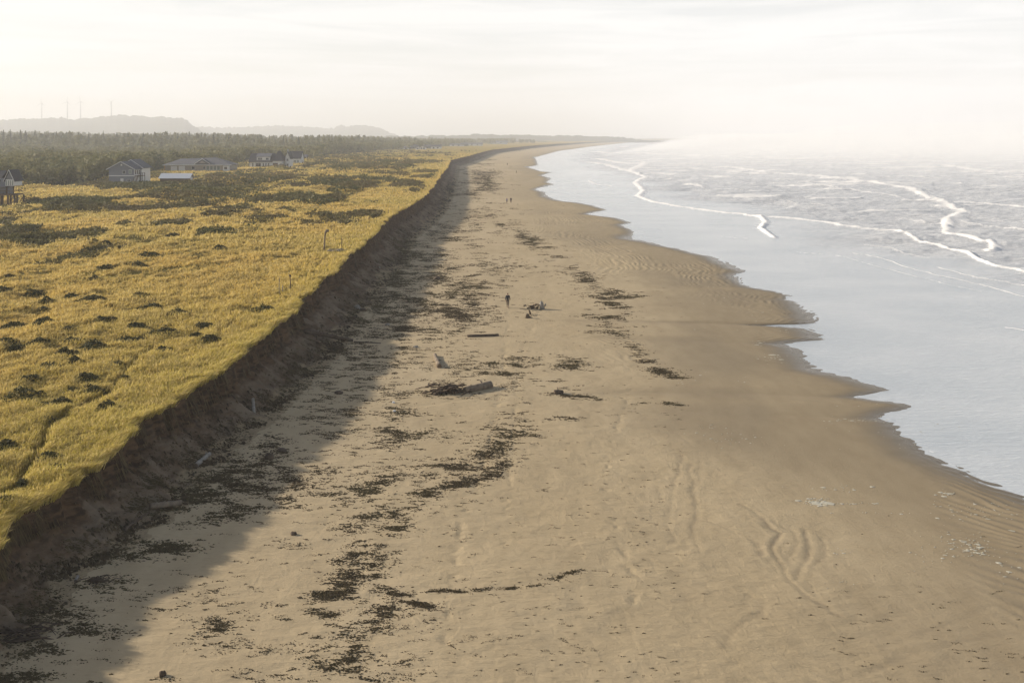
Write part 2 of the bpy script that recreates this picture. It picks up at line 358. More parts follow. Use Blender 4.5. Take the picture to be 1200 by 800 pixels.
# ------------------------------------------------------------------ sea
FOAM = [  # pixels, width, height, strength
 ([(700,186),(722,190),(738,192),(758,191),(738,200),(748,204),(758,207.5),(745,214),(755,224),(748,230),(767,237),(800,242.5),(850,249),(892,254),(898,260),(892,268),(907,278)], 1.1, .45, 1.0),
 ([(892,254),(933,256),(987,264),(1050,272),(1083,283),(1133,298),(1167,312),(1200,318),(1330,345)], 1.1, .5, 1.0),
 ([(850,196),(873,198),(900,202),(967,207),(1017,213),(1067,220),(1083,228),(1107,237),(1130,248),(1110,260),(1110,273),(1150,282),(1167,288),(1160,297)], 1.6, .6, 1.0),
 ([(1107,236),(1150,238),(1200,243),(1330,247)], 1.0, .5, .8), 
 ([(1112,194),(1150,200),(1173,202),(1200,200),(1330,203)], 1.7, .8, 1.0), ([(1013,287),(1047,293),(1087,301)], .5, .15, .7),
 ([(1000,297),(1033,303),(1073,315),(1100,322),(1150,333),(1200,347),(1330,376)], .45, .12, .75), ([(1100,313),(1133,323),(1200,333),(1330,350)], .5, .14, .8),
 ([(805,216),(822,217)], 1.2, .5, .9), ([(690,212),(700,216),(716,218)], .7, .2, .6), ([(748,204),(775,203),(800,205)], 1.2, .5, .9), ([(775,211),(800,209),(830,210)], .8, .3, .5),
 ([(905,214),(960,217),(1010,224),(1060,231)], .8, .4, .6), ([(820,228),(870,232),(930,238),(985,242)], .5, .25, .5), ([(930,296),(985,300),(1030,312),(1090,328),(1150,342)], .4, .08, .5), ([(1130,262),(1170,266),(1230,272)], .7, .3, .7), ([(860,222),(900,224)], .6, .3, .6), ([(1000,252),(1060,256),(1095,262)], .5, .25, .5),
 ([(690,190),(712,193),(730,199)], 1.3, .4, .8), ([(755,190),(775,189)], 1.2, .3, .7), ([(1040,208),(1060,206),(1100,209)], 1.2, .5, .7), ([(1040,190),(1070,188),(1120,190)], 1.6, .7, .6),
 ([(870,184),(930,186),(990,184)], 1.8, .7, .7), ([(760,180),(800,181),(850,183)], 1.8, .6, .7), ([(700,178),(730,180),(760,179)], 1.6, .5, .7), ([(845,277),(875,279)], .5, .08, .4), ([(1180,384),(1210,388)], .5, .05, .8)]
sy = np.concatenate([np.arange(163.0, 260, .3), np.arange(260, 420, .5), np.arange(420, 1000, 2.0)])
sx = np.arange(560, 1560, 1.5)
IX, IY = np.meshgrid(sx, sy); XO, YO = px(IX, IY, 0.0)
YO0 = YO.copy()
# one more far strip so that the water reaches the horizon
off = XO - Xw(YO)
amp = sst(6, 60, off)
fo = np.zeros(XO.shape); hz = np.zeros(XO.shape)
wob = (fbm(XO * .12, YO * .12, 3, 90) - .5) * 5.0 * sst(80, 160, YO) + (fbm(XO * .6, YO * .6, 2, 91) - .5) * 1.6
for pts, wd, ht, stg in FOAM:
    P = ppoly(pts, 0.0); wd = wd * .62; dd = near_eval(XO + wob * .3, YO + wob, P, 40, .5) * 1.7; scl = np.where(YO < 150, (np.clip(YO, 60, 150) / 150.0) ** .75, (np.clip(YO, 150, 1500) / 150.0) ** 1.15)
    brk = .35 + 1.0 * fbm(XO * .45, YO * .25, 3, 92)
    fo = np.maximum(fo, stg * np.exp(-(dd / (wd * scl * 1.25)) ** 2) * (.5 + brk)); fo = np.maximum(fo, .5 * stg * np.exp(-dd / (wd * scl * 5)))
    hz = hz + ht * np.exp(-(dd / (wd * scl * 1.1)) ** 2) * brk * .8
sw = np.sin((YO * .75 + XO * .55 + 14 * fbm(XO * .02, YO * .02, 3, 95)) * .33) * .22 + (fbm(XO * .35, YO * .6, 4, 96) - .5) * .6 + (fbm(XO * .07, YO * .14, 3, 97) - .5) * 1.3
caps = sst(.60, .72, fbm(XO * .035, YO * .10, 4, 111)) * sst(120, 300, YO) * sst(30, 80, off); fo = np.maximum(fo, caps * .75); hz = hz + caps * .35
fo = np.maximum(fo, .3 * np.exp(-((off - .35) / .3) ** 2) * sst(.5, .62, fbm(XO * .3, YO * .3, 3, 113)))
near_line = Xw(YO) + 38 + (fbm(XO * .03, YO * .03, 3, 98) - .5) * 30
rough = sst(-8, 22, XO - near_line + 8 * (fbm(XO * .1, YO * .1, 3, 99) - .5))
ZO = hz + sw * rough * amp + (fbm(XO * .5, YO * .8, 2, 101) - .5) * .02 * sst(1, 6, off)
m_sea = mat('sea_water', (.2, .2, .19), .1); g = G(m_sea)
fA, rA = g.attr('foam'), g.attr('rough')
l1 = g.noise(.35, 7, (1, 1.7, 1), .68, .8); l2 = g.noise(2.2, 5, (1, 1.6, 1), .6); l3 = g.noise(.05, 4, (1, 1.6, 1)); l4 = g.noise(.9, 6, (.5, 2.2, 1), .7, .4)
fm = g.m('ADD', fA, g.m('MULTIPLY', g.m('SUBTRACT', l1, .5), .9)); fm = g.rng(fm, .34, .54)
lace = g.m('MULTIPLY', g.rng(l4, .47, .62, 0, .8), g.m('MULTIPLY', rA, g.rng(l3, .36, .6, .3, 1)))
foam = g.m('MAXIMUM', fm, lace)
wc = g.mix(rA, g.mix(g.rng(l3, .35, .65), (.48, .52, .55), (.60, .625, .64)), g.mix(g.rng(l1, .35, .65), (.46, .47, .48), (.70, .695, .69)))
g.set('Base Color', g.mix(foam, wc, (.88, .86, .83))); g.set('Roughness', g.rng(foam, 0, 1, .13, .85)); g.set('IOR', 1.34); g.set('Specular IOR Level', .6)
hh = g.m('MULTIPLY', g.m('ADD', l4, g.m('MULTIPLY', l2, .3)), g.rng(rA, 0, 1, .35, 1))
g.set('Normal', g.bump(hh, .30, 1))
keep = off > -4 - YO * .02
sea = mesh_obj('sea', np.stack([XO, YO, ZO], -1), grid_faces(*XO.shape, keep=keep), m_sea, smooth=True, attrs={'foam': fo.ravel(), 'rough': rough.ravel()}, kind='structure')

# ------------------------------------------------------------------ hills beyond the woods
m_hill = mat('hill_woods', rough=1); g = G(m_hill)
n1 = g.noise(.012, 7, rough=.65); c = g.mix(g.rng(n1, .35, .65), (.035, .045, .02), (.09, .085, .04)); g.set('Base Color', c); g.set('Specular IOR Level', 0)
g.set('Normal', g.bump(g.noise(.03, 6, rough=.7), 12, 1))
def hill(name, D, crest, depth, seed, jag):
    """a ridge at distance D; crest: pixels of its skyline"""
    cx_ = np.array([p[0] for p in crest], float); cy_ = np.array([p[1] for p in crest], float)
    ii = np.arange(cx_[0], cx_[-1], .6); rowc = np.interp(ii, cx_, cy_)
    Xc = (ii - CX) / F * D; Hc = CAMZ + (YH - rowc) / F * D * 1.0
    Hc = Hc + (fbm(Xc * .05, Xc * 0 + seed, 3, seed) - .5) * jag * 2.4
    tt = np.linspace(-1, 1, 41)
    base = np.cos(tt * math.pi / 2) ** 1.15
    V = np.stack([Xc[None, :] * (1 + tt[:, None] * depth / D) + 0 * tt[:, None], D + tt[:, None] * depth + 0 * Xc[None, :],
                  3 + (Hc[None, :] - 3) * (base[:, None] * (.88 + .24 * fbm(Xc[None, :] * .004, tt[:, None] * 2.5, 4, seed + 5) * (1 - base[:, None])))], -1)
    return mesh_obj(name, V, grid_faces(*V.shape[:2]), m_hill, smooth=True, kind='structure')
hill('hills', 5000, [(-500,150),(-300,140),(-100,139),(0,136),(10,137),(40,135.5),(70,134.5),(85,136.5),(110,135),(120,132.5),(145,131.5),(165,132),(180,134),(190,133.5),(205,135.5),(215,135),(222,141),(232,149),(240,155),(255,161)], 900, 3, 9)
hill('hills', 7000, [(190,160),(205,150),(235,146.5),(260,148),(300,146.5),(327,144.5),(360,147),(390,149),(400,144.5),(408,146),(416,144.5),(422,144),(432,145),(442,147.5),(450,151),(460,156),(472,161)], 1100, 11, 10)
hill('hills', 4000, [(380,162),(430,159.5),(460,158.5),(500,158.5),(540,157.5),(575,156),(600,157),(640,157.5),(680,158.5),(715,160),(735,161.3),(750,163),(765,165.3),(780,167)], 500, 17, 6)

# ------------------------------------------------------------------ scattered triangles
def tri_cloud(P, size, aspect=1.0, up=.0, lean=None):
    """one random triangle-ish leaf clump at each point"""
    n = len(P); a_ = rng.normal(size=(n, 3)); a_ /= np.linalg.norm(a_, axis=1)[:, None]
    b_ = rng.normal(size=(n, 3)); b_ -= (b_ * a_).sum(1)[:, None] * a_; b_ /= np.linalg.norm(b_, axis=1)[:, None]
    s_ = np.asarray(size).reshape(-1, 1)
    V = np.stack([P + a_ * s_, P - a_ * s_ * .5 + b_ * s_ * .8 * aspect, P - a_ * s_ * .5 - b_ * s_ * .8 * aspect], 1)
    return V.reshape(-1, 3), np.arange(3 * n).reshape(-1, 3)
def leafmat(name, cols, transl=.3, scale=.06):
    m = bpy.data.materials.new(name); m.use_nodes = True; t = m.node_tree; b = t.nodes['Principled BSDF']; g = G(m)
    rd = g.attr('rnd'); big = g.noise(scale, 3)
    c = g.mix(g.rng(big, .38, .62), cols[0], cols[1])
    if name == 'dune_grass':
        c = g.mix(g.m('MULTIPLY', g.attr('lush'), .8), c, (.50, .42, .07))
        c = g.mix(g.rng(g.noise(.22, 5, (.6, 1.4, 1), .6), .50, .70, 0, .55), c, (.22, .17, .06)); c = g.mix(g.rng(g.noise(.9, 4), .55, .75, 0, .6), c, (.30, .20, .06))
    c = g.mix(rd, c, cols[2])
    g.set('Base Color', c); g.set('Roughness', .75); g.set('Specular IOR Level', .15)
    tr = N(t, 'ShaderNodeBsdfTranslucent'); t.links.new(c, tr.inputs[0]); ms = N(t, 'ShaderNodeMixShader'); ms.inputs[0].default_value = transl
    o = t.nodes['Material Output']; t.links.new(b.outputs[0], ms.inputs[1]); t.links.new(tr.outputs[0], ms.inputs[2]); t.links.new(ms.outputs[0], o.inputs[0])
    return m
m_grass = leafmat('dune_grass', [(.66, .46, .12), (.52, .40, .10), (.74, .59, .27)], .42, .045)
m_scrub = leafmat('scrub_leaves', [(.08, .09, .032), (.16, .118, .055), (.20, .18, .07)], .2, .035)
m_forest = leafmat('forest_leaves', [(.12, .13, .05), (.18, .165, .07), (.26, .235, .10)], .2, .02)
m_shrub = leafmat('shrub_leaves', [(.07, .06, .028), (.055, .065, .022), (.12, .11, .045)], .2, .5)

# scrub bands: pixel ellipses
SCR = [(235,221,95,7,1.0),(300,208,70,4,.9),(85,239,70,6,.9),(345,213,60,3.5,.8),(60,276,75,12,.55),(20,246,30,4,.8),(350,232,34,4.5,.95),(290,250,60,8,.55),(390,195,40,7,.75),(446,194,46,6,.95),
       (425,215,75,6,.95),(405,225,24,2.5,.9),(380,234,26,5,.95),(450,205,40,4,.5),(475,190,45,3,.7),(395,187,60,3,.8),(120,214,60,3,.8),(60,216,60,3,.8),(160,218,50,4,.9),(330,200,70,2,.5),(500,201,20,2,.6),
       (250,271,40,4,.5),(310,272,24,4,.6),(170,262,70,4,.5),(205,275,40,4,.4),(120,252,60,4,.3),(430,182,50,2,.8),(330,262,50,3,.35),(500,180,35,1.6,.6),(375,252,18,1.4,.7),(438,254,14,1.5,.8),(404,262,10,1.2,.5),(15,262,40,5,.8)]
def scrub_d(ix, iy, X, Y):
    d = np.zeros(ix.shape)
    for cx_, cy_, rx, ry, k in SCR:
        e = ((ix - cx_) / rx) ** 2 + ((iy - cy_) / ry) ** 2
        d = np.maximum(d, k * (1 - sst(.45, 1.25, e)))
    d = np.maximum(d, .25 * sst(.5, .6, fbm(X * .03, Y * .02, 3, 120)) * sst(320, 290, iy + 0 * ix) if False else d)
    far = (1 - sst(270, 330, iy)) * .5 * sst(.52, .62, fbm(X * .03, Y * .022, 4, 121))
    d = np.maximum(d, far)
    return d * sst(.44, .58, fbm(X * .14, Y * .07, 5, 122) * .8 + d * .2)
# ---- beach grass
n = 560000
gx = rng.uniform(-140, 760, n); gy = 172 + (900 - 172) * rng.random(n) ** 1.15
GX, GY = pland(gx, gy)
ok = (GX < Xt(GY) + .05) & (GY < 900) & (GY > 8)
GX, GY, gx, gy = GX[ok], GY[ok], gx[ok], gy[ok]
sc_d = scrub_d(gx, gy, GX, GY)
ok = (rng.random(len(GX)) > sc_d * .85) & (forest_m(GX, GY) < .5)
cutm = np.zeros(len(GX))
for pts in SLUMP: cutm = np.maximum(cutm, np.exp(-(near_eval(GX, GY, ppoly(pts, 4.0), 3) / .25) ** 2))
ok &= rng.random(len(GX)) > cutm * .9
GX, GY = GX[ok], GY[ok]
GZ = landz(GX, GY)
def blades(X, Y, Z, per, hgt, lean, wid, spread):
    n = len(X) * per
    X, Y, Z, hgt = (np.repeat(q, per) for q in (X, Y, Z, hgt)); wid = np.repeat(wid, per)
    spread = np.repeat(spread, per)
    X = X + rng.normal(size=n) * spread; Y = Y + rng.normal(size=n) * spread
    h = hgt * rng.uniform(.55, 1.25, n); an = rng.uniform(0, 2 * math.pi, n); le = rng.uniform(.15, .75, n) * h
    tx = np.cos(an) * le + lean * h; ty = np.sin(an) * le - .1 * h
    pa = an + math.pi / 2 + rng.normal(size=n) * .5; wx_ = np.cos(pa) * wid * .5; wy_ = np.sin(pa) * wid * .5
    a = np.stack([X - wx_, Y - wy_, Z - .05], -1); b = np.stack([X + wx_, Y + wy_, Z - .05], -1)
    m1 = np.stack([X + tx * .45, Y + ty * .45, Z + h * .62], -1); c = np.stack([X + tx, Y + ty, Z + h * .92], -1)
    wv = np.stack([wx_, wy_, 0 * wx_], -1) * .8
    V = np.stack([a, b, m1 + wv, m1 - wv, c], 1).reshape(-1, 3)
    i = np.arange(n)[:, None] * 5
    Fc = np.concatenate([i + [0, 1, 2], i + [0, 2, 3], i + [3, 2, 4]])
    return V, Fc, np.repeat(rng.random(n), 5)
tall = .16 + .48 * fbm(GX * .75, GY * .6, 3, 130) ** 1.2
sel = GY < 130
V1, F1, r1 = blades(GX[sel], GY[sel], GZ[sel], 3, tall[sel], .25, np.maximum(.018, GY[sel] * .00075), np.full(sel.sum(), .10))
s2 = ~sel
V2, F2, r2 = blades(GX[s2], GY[s2], GZ[s2], 2, tall[s2] * 1.1, .25, np.maximum(.03, GY[s2] * .0011), GY[s2] * .0012)
# shaggy fringe leaning over the edge of the bank
ne = 26000; ye = 1 / rng.uniform(1 / 600, 1 / 12, ne); xe = Xt(ye) + rng.uniform(-.5, .22, ne)
ze = landz(np.minimum(xe, Xt(ye)), ye) - .08
V3, F3, r3 = blades(xe, ye, ze, 3, .34 + .3 * fbm(ye * .8, xe * 0, 3, 131), .7, np.maximum(.02, ye * .0008), np.full(ne, .08))
V = np.concatenate([V1, V2, V3]); Fc = np.concatenate([F1, F2 + len(V1), F3 + len(V1) + len(V2)])
_e = np.exp(-np.maximum(Xt0(V[:, 1]) - V[:, 0], 0) / 7.0) * (1 - sst(60, 260, V[:, 1])) + .35 * (1 - sst(38, 75, V[:, 1]))
grass = mesh_obj('beach_grass', V, Fc, m_grass, attrs={'rnd': np.concatenate([r1, r2, r3]) ** 1.5, 'lush': np.clip(_e, 0, 1)}, kind='stuff')
# dead grass and roots hanging down the scarp
nh = 15000; yh_ = 1 / rng.uniform(1 / 300, 1 / 14, nh); sh = rng.random(nh) ** 1.3 * .55
keepr = rng.random(nh) < sst(.38, .6, fbm(yh_ * .7, sh, 3, 140)); yh_, sh = yh_[keepr], sh[keepr]; nh = len(yh_)
j = np.searchsorted(rows, yh_).clip(1, NR - 1); jj = np.searchsorted(ss, sh).clip(0, len(ss) - 1)
xh, zh = XB[j, jj], ZB[j, jj]
Lh = rng.uniform(.25, .9, nh); wv_ = np.maximum(.025, yh_ * .0008)
V = np.stack([np.stack([xh, yh_ - wv_, zh + .05], -1), np.stack([xh, yh_ + wv_, zh + .05], -1), np.stack([xh + .12 + Lh * .28, yh_ + rng.normal(size=nh) * .12, zh - Lh], -1)], 1).reshape(-1, 3)
m_root = leafmat('root_mat', [(.075, .052, .03), (.045, .033, .02), (.17, .125, .055)], .12, .6)
mesh_obj('hanging_roots', V, np.arange(3 * nh).reshape(-1, 3), m_root, attrs={'rnd': np.repeat(rng.random(nh), 3)}, kind='stuff')

# ---- scrub (low undergrowth between the dunes)
n = 900000
gx = rng.uniform(-140, 640, n); gy = 176 + (335 - 176) * rng.random(n) ** 1.25
SX, SY = pland(gx, gy); d = scrub_d(gx, gy, SX, SY)
ok = (rng.random(n) < d) & (SX < Xt(SY) - 2.5) & (forest_m(SX, SY) < .6); SX, SY, d = SX[ok], SY[ok], d[ok]
k = np.arange(len(SX)); k = rng.permutation(k)[:130000]; SX, SY, d = SX[k], SY[k], d[k]
hgt = (.2 + .95 * d * fbm(SX * .2, SY * .14, 3, 150)) * (1 + SY * .0014)
P = np.stack([SX, SY, landz(SX, SY) + hgt * rng.random(len(SX)) ** .6], -1)
V, Fc = tri_cloud(P, rng.uniform(.14, .3, len(P)) * (1 + SY * .0035))
mesh_obj('undergrowth', V, Fc, m_scrub, attrs={'rnd': np.repeat(rng.random(len(P)) ** 2, 3)}, kind='stuff')

# ---- far wood
def wood(nt_, gen, per):
    X, Y, hh_, rr, con = gen(nt_)
    z = landz(X, Y); n = len(X); 
    X_, Y_, z_, h_, r_, c_ = (np.repeat(q, per) for q in (X, Y, z, hh_, rr, con)); m = n * per
    tt = rng.random(m) ** .75
    rad = np.where(c_ > .5, (1.02 - tt) * .9, np.sqrt(np.maximum(0, 1 - (tt * 1.0 - .25) ** 2 / .62)))
    lump = .65 + .6 * vnoise(X_ * 3 + tt * 5, Y_ * 3 + rng.random(m) * .2, 160)
    an = rng.uniform(0, 2 * math.pi, m); q = r_ * rad * lump * (.55 + .45 * rng.random(m))
    P = np.stack([X_ + np.cos(an) * q, Y_ + np.sin(an) * q, z_ + .15 * h_ + tt * h_ * .85], -1)
    sz = np.maximum(.32, .22 * r_) * rng.uniform(.7, 1.4, m) * (1 + Y_ * .0003)
    tone = np.clip(np.repeat(rng.random(n) ** 1.6, per) * .8 + rng.random(m) * .3, 0, 1)
    V, Fc = tri_cloud(P, sz); return V, Fc, np.repeat(tone, 3)
def gen_front(n):
    ix = rng.uniform(-160, 640, n * 3); e = np.interp(ix, FE[:, 0], FE[:, 1]); iy = e - (e - 163.5) * rng.random(n * 3) ** 1.35
    X, Y = pland(ix, iy); ok = (forest_m(X, Y) > .45) & (Y < 2600); X, Y = X[ok][:n], Y[ok][:n]
    h = 3.5 + 4.5 * fbm(X * .02, Y * .015, 3, 170) + rng.random(len(X)) * 2.2 + 2.5 * sst(500, 1100, Y)
    return X, Y, h, h * rng.uniform(.34, .55, len(X)), np.zeros(len(X))
def gen_back(n):
    Y = rng.uniform(850, 2200, n); ix = rng.uniform(-200, 640, n); X = (ix - CX) / F * Y * 1.0
    e = sst(120, 480, Xt0(Y) - X); ok = (Xt0(Y) - X > 90 + .06 * Y) & (fbm(X * .006, Y * .003, 3, 180) > .30); X, Y, e, ix = X[ok], Y[ok], e[ok], ix[ok]
    top = np.interp(ix, [-200, 0, 60, 130, 200, 260, 320, 400, 450, 520, 640], [153, 154, 154.3, 156, 156, 156, 159, 158, 160, 161, 162.5])
    h = (CAMZ + (YH - top) / F * Y) - landz(X, Y); h = np.clip(h, 5, 34) * rng.uniform(.62, 1.0, len(X)) ** 1.0
    h = np.where(rng.random(len(X)) < .7, np.minimum(h, 18 + rng.random(len(X)) * 4) if False else h * .85, h)
    return X, Y, h, np.minimum(h * rng.uniform(.28, .5, len(X)), 9), np.ones(len(X))
Va, Fa, ta = wood(6500, gen_front, 42); Vb, Fb, tb = wood(6000, gen_back, 34)
mesh_obj('far_woods', np.concatenate([Va, Vb]), np.concatenate([Fa, Fb + len(Va)]), m_forest, attrs={'rnd': np.concatenate([ta, tb])}, kind='stuff')

# ------------------------------------------------------------------ wrack, kelp and wood litter on the sand
WRK = 0
WR = [  # pixels, spread (px), count, size
 ([(610,275),(640,293),(668,310),(700,333),(716,348),(722,362),(712,380),(722,392),(745,412),(768,430),(790,442)], 2.5, 900, 1.0),
 ([(716,340),(725,356),(714,375),(712,388)], 8, 700, 1.2), ([(665,420),(680,426),(668,436)], 6, 160, 1.0), ([(640,300),(655,296),(600,283)], 5, 160, .9),
 ([(590,547),(553,565),(527,572),(500,583)], 4, 380, 1.0), ([(500,583),(473,600),(457,620),(443,647),(443,683),(463,700)], 4, 260, .9), ([(463,700),(427,740),(410,773),(415,800)], 5, 240, 1.0),
 ([(433,597),(417,613),(417,640),(397,657),(413,677),(400,693),(367,707)], 5, 300, 1.0), ([(367,707),(392,722),(410,738),(425,745),(450,728)], 3, 150, .8),
 ([(300,590),(370,585),(430,570),(470,556),(520,550),(590,520)], 5, 520, 1.0), ([(600,485),(590,520),(560,545),(500,560)], 6, 420, 1.2), ([(365,740),(375,770),(395,790)], 4, 90, .9),
 ([(640,462),(690,464),(720,471),(800,474)], 1.2, 190, .8), ([(460,463),(500,462),(560,468)], 4, 90, .8), ([(455,697),(540,695),(600,690),(633,685),(660,675),(690,668)], 1.5, 170, .6),
 ([(485,704),(500,716),(512,715)], 2, 50, .7), ([(620,520),(632,500),(650,490),(700,488)], 2, 90, .7), ([(470,480),(480,500),(470,515)], 7, 160, 1.0), ([(440,530),(470,500),(490,480)], 9, 200, .8),
 ([(575,430),(600,425),(612,432)], 8, 320, 1.1), ([(540,450),(575,437),(630,443),(640,438)], 4, 180, .9), ([(640,442),(690,470)], 5, 70, .7),
 ([(495,320),(510,340),(500,370),(490,385)], 20, 1500, 1.2), ([(560,300),(560,345),(552,370),(545,340)], 12, 800, 1.1), ([(540,215),(560,240),(545,280),(530,310)], 14, 1100, 1.1), ([(520,275),(500,300)], 14, 700, 1.1),
 ([(590,262),(620,280),(640,292)], 5, 250, .9), ([(625,300),(700,335)], 12, 200, .7), ([(560,200),(575,215),(560,240)], 5, 400, 1.0), ([(570,182),(558,200),(545,225)], 8, 500, 1.0),
 ([(400,430),(440,400),(480,350)], 22, 1500, .9), ([(380,480),(430,450),(470,420)], 24, 800, .8), ([(320,560),(370,520),(420,480)], 30, 900, .8), ([(200,595),(260,560),(320,520)], 13, 700, 1.2), ([(170,600),(230,588),(290,572),(350,566)], 6, 500, 1.2),
 ([(100,655),(160,645),(210,640)], 9, 330, 1.2), ([(0,735),(30,700),(60,690)], 12, 330, 1.3), ([(60,722),(90,732),(100,745)], 9, 200, 1.2), ([(0,770),(40,755)], 9, 180, 1.3), ([(0,790),(40,795)], 6, 120, 1.2),
 ([(40,672),(90,640),(140,598),(180,564),(225,535),(275,492),(330,448),(385,405)], 9, 3600, 1.0), ([(390,410),(430,360),(460,320),(490,270),(515,230),(535,200)], 9, 2200, 1.0),
 ([(230,610),(300,585)], 12, 200, 1.0), ([(90,690),(130,680),(130,690)], 6, 110, 1.2), ([(265,728),(255,735)], 5, 60, 1.0), ([(280,700),(270,760),(260,800)], 14, 120, .6),
 ([(500,255),(525,235),(540,215)], 12, 900, 1.0), ([(455,330),(480,290),(500,260)], 14, 1200, 1.0), ([(585,452),(600,470)], 12, 60, .7),([(540,500),(560,520)], 22, 160, .7),([(420,590),(500,520)], 40, 350, .6)]
ax_, ay_, as_ = [], [], []
for pts, spd, cnt, sz in WR:
    pts = np.array(pts, float); L = np.hypot(*np.diff(pts, axis=0).T); cs = np.concatenate([[0], np.cumsum(L)]) / L.sum()
    cnt = int(cnt * 2.4); u_ = rng.random(cnt); mod = vnoise(u_ * L.sum() * .16, u_ * 0 + spd, 200); u_ = u_[rng.random(cnt) < sst(.22, .6, mod) + .12]
    xx = np.interp(u_, cs, pts[:, 0]); yy = np.interp(u_, cs, pts[:, 1])
    spd = spd * 1.0; yy = yy + (fbm(xx * .05, yy * .09, 3, 230) - .5) * 14 * min(1, spd / 3); xx = xx + (fbm(xx * .03 + 9, yy * .06, 3, 231) - .5) * 34 * min(1, spd / 3)
    gsp = rng.normal(size=(len(u_), 2)) * spd
    ax_.append(xx + gsp[:, 0] * 1.7); ay_.append(yy + gsp[:, 1] * .55); as_.append(np.full(len(u_), sz))
def areaw(x0, x1, y0, y1, n, sz, den):
    xx = rng.uniform(x0, x1, n); yy = y0 + (y1 - y0) * rng.random(n); k = rng.random(n) < den(xx, yy); ax_.append(xx[k]); ay_.append(yy[k]); as_.append(np.full(k.sum(), sz))
fsh = lambda xx, yy: np.interp(yy, [170, 300, 450, 620, 800], [640, 640, 640, 640, 560])
areaw(380, 760, 180, 470, 12000, .75, lambda x, y: sst(0, 120, fsh(x, y) - x + 40) * sst(.45, .62, fbm(x * .05, y * .12, 3, 210)))
areaw(60, 640, 440, 800, 7000, .6, lambda x, y: sst(0, 200, 600 - x) * sst(.42, .65, fbm(x * .02, y * .05, 3, 211)))
areaw(640, 1200, 600, 800, 260, .3, lambda x, y: .75 + 0 * x); areaw(930, 1200, 690, 800, 180, .4, lambda x, y: .9 + 0 * x); areaw(380, 800, 280, 800, 3000, .3, lambda x, y: .8 + 0 * x)
WX, WY, WS = np.concatenate(ax_), np.concatenate(ay_), np.concatenate(as_)
def _ridge(fx, fy, sd, wd): return np.exp(-((fbm(WX * fx, WY * fy, 4, sd) - .5) / wd) ** 2)
_st = np.maximum(_ridge(.016, .05, 220, .034), .9 * _ridge(.035, .12, 224, .042)) * sst(.30, .5, fbm(WX * .06, WY * .2, 2, 228)) + .12 * sst(.45, .6, fbm(WX * .04, WY * .15, 3, 229))
_k = rng.random(len(WX)) < _st; WX, WY, WS = WX[_k], WY[_k], WS[_k]
BX, BY = px(WX, WY, .9); BX, BY = px(WX, WY, np.clip(beachz(BX, BY, False), 0, 2))
ok = (BX > Xt(BY) + 2.3 * bw.min() / 3.3) & (Xw(BY) - BX > 3) & (BY > 9) & (BY < 900); BX, BY, WS = BX[ok], BY[ok], WS[ok]
# each clump: a few strap-like flakes
per = 18; m = len(BX) * per; _cs = rng.lognormal(-.1, .55, len(BX)) * WS * (.17 + BY * .0022); _ca = rng.normal(size=len(BX)) * .22
cx_, cyy, s_ = np.repeat(BX, per), np.repeat(BY, per), np.repeat(WS, per)
sz = s_ * (.026 + cyy * .00050) * np.minimum(rng.lognormal(0, .6, m), 2.3)
_a, _b, _c = rng.normal(size=m), rng.normal(size=m) * .26, np.repeat(_cs, per); _an = np.repeat(_ca, per); cx_ = cx_ + (_a * np.cos(_an) - _b * np.sin(_an)) * _c; cyy = cyy + (_a * np.sin(_an) + _b * np.cos(_an)) * _c + .12 * _c * np.sin(_a * 3)
# ground height from the real profile: bank strip or beach
def groundz_at(X, Y):
    z = beachz(X, Y); jr = np.searchsorted(rows, Y).clip(1, NR - 1); s0 = (X - xt[jr]) / (bw[jr] / 3.3)
    jc = np.searchsorted(ss, s0).clip(0, len(ss) - 1); inb = (s0 > 0) & (s0 < 4.3)
    return np.where(inb, np.maximum(ZB[jr, jc], ZB[jr, (jc - 1).clip(0)]), z)
cz = groundz_at(cx_, cyy)
K = 6; an0 = rng.normal(size=m) * .45; asp = rng.uniform(.07, .38, m)
V = np.zeros((m, K + 1, 3)); V[:, 0] = np.stack([cx_, cyy, cz + .02 + sz * .2], -1)
for k in range(K):
    th = 2 * math.pi * k / K; rr = sz * rng.uniform(.5, 1.3, m); lx, ly = np.cos(th) * rr, np.sin(th) * rr * asp
    X = cx_ + lx * np.cos(an0) - ly * np.sin(an0); Y = cyy + lx * np.sin(an0) + ly * np.cos(an0)
    V[:, k + 1] = np.stack([X, Y, cz + .0 + sz * .02 * rng.random(m)], -1)
i = np.arange(m)[:, None] * (K + 1)
Fc = np.concatenate([i + [0, 1 + k, 1 + (k + 1) % K] for k in range(K)])
m_wr = leafmat('seaweed', [(.065, .043, .025), (.08, .062, .028), (.14, .11, .055)], .03, .08)
mesh_obj('seaweed_litter', V.reshape(-1, 3), Fc, m_wr, attrs={'rnd': np.repeat(rng.random(m) ** 2, K + 1)}, kind='stuff')
# crumbled turf, clods and roots on the slope of the bank
nb = 60000; by_ = 1 / rng.uniform(1 / 420, 1 / 13, nb); bs_ = rng.uniform(.35, 4.1, nb)
_q = fbm(by_ * .55 - bs_ * .5, bs_ * .35, 4, 240); _k = rng.random(nb) < (sst(.5, .62, _q) * (.2 + .8 * sst(1.2, 3.2, bs_))) + .03 + .35 * np.exp(-((bs_ - 3.45) / .35) ** 2) * sst(.4, .6, fbm(by_ * .3, bs_ * 0, 3, 244)); by_, bs_ = by_[_k], bs_[_k]; m = len(by_)
jr = np.searchsorted(rows, by_).clip(1, NR - 1); bx_ = xt[jr] + bs_ * bw[jr] / 3.3; cz = groundz_at(bx_, by_)
sz = (.035 + by_ * .0009) * np.minimum(rng.lognormal(0, .6, m), 2.6); an0 = rng.normal(size=m) * .5 - .35; asp = rng.uniform(.15, .6, m); V = np.zeros((m, 7, 3))
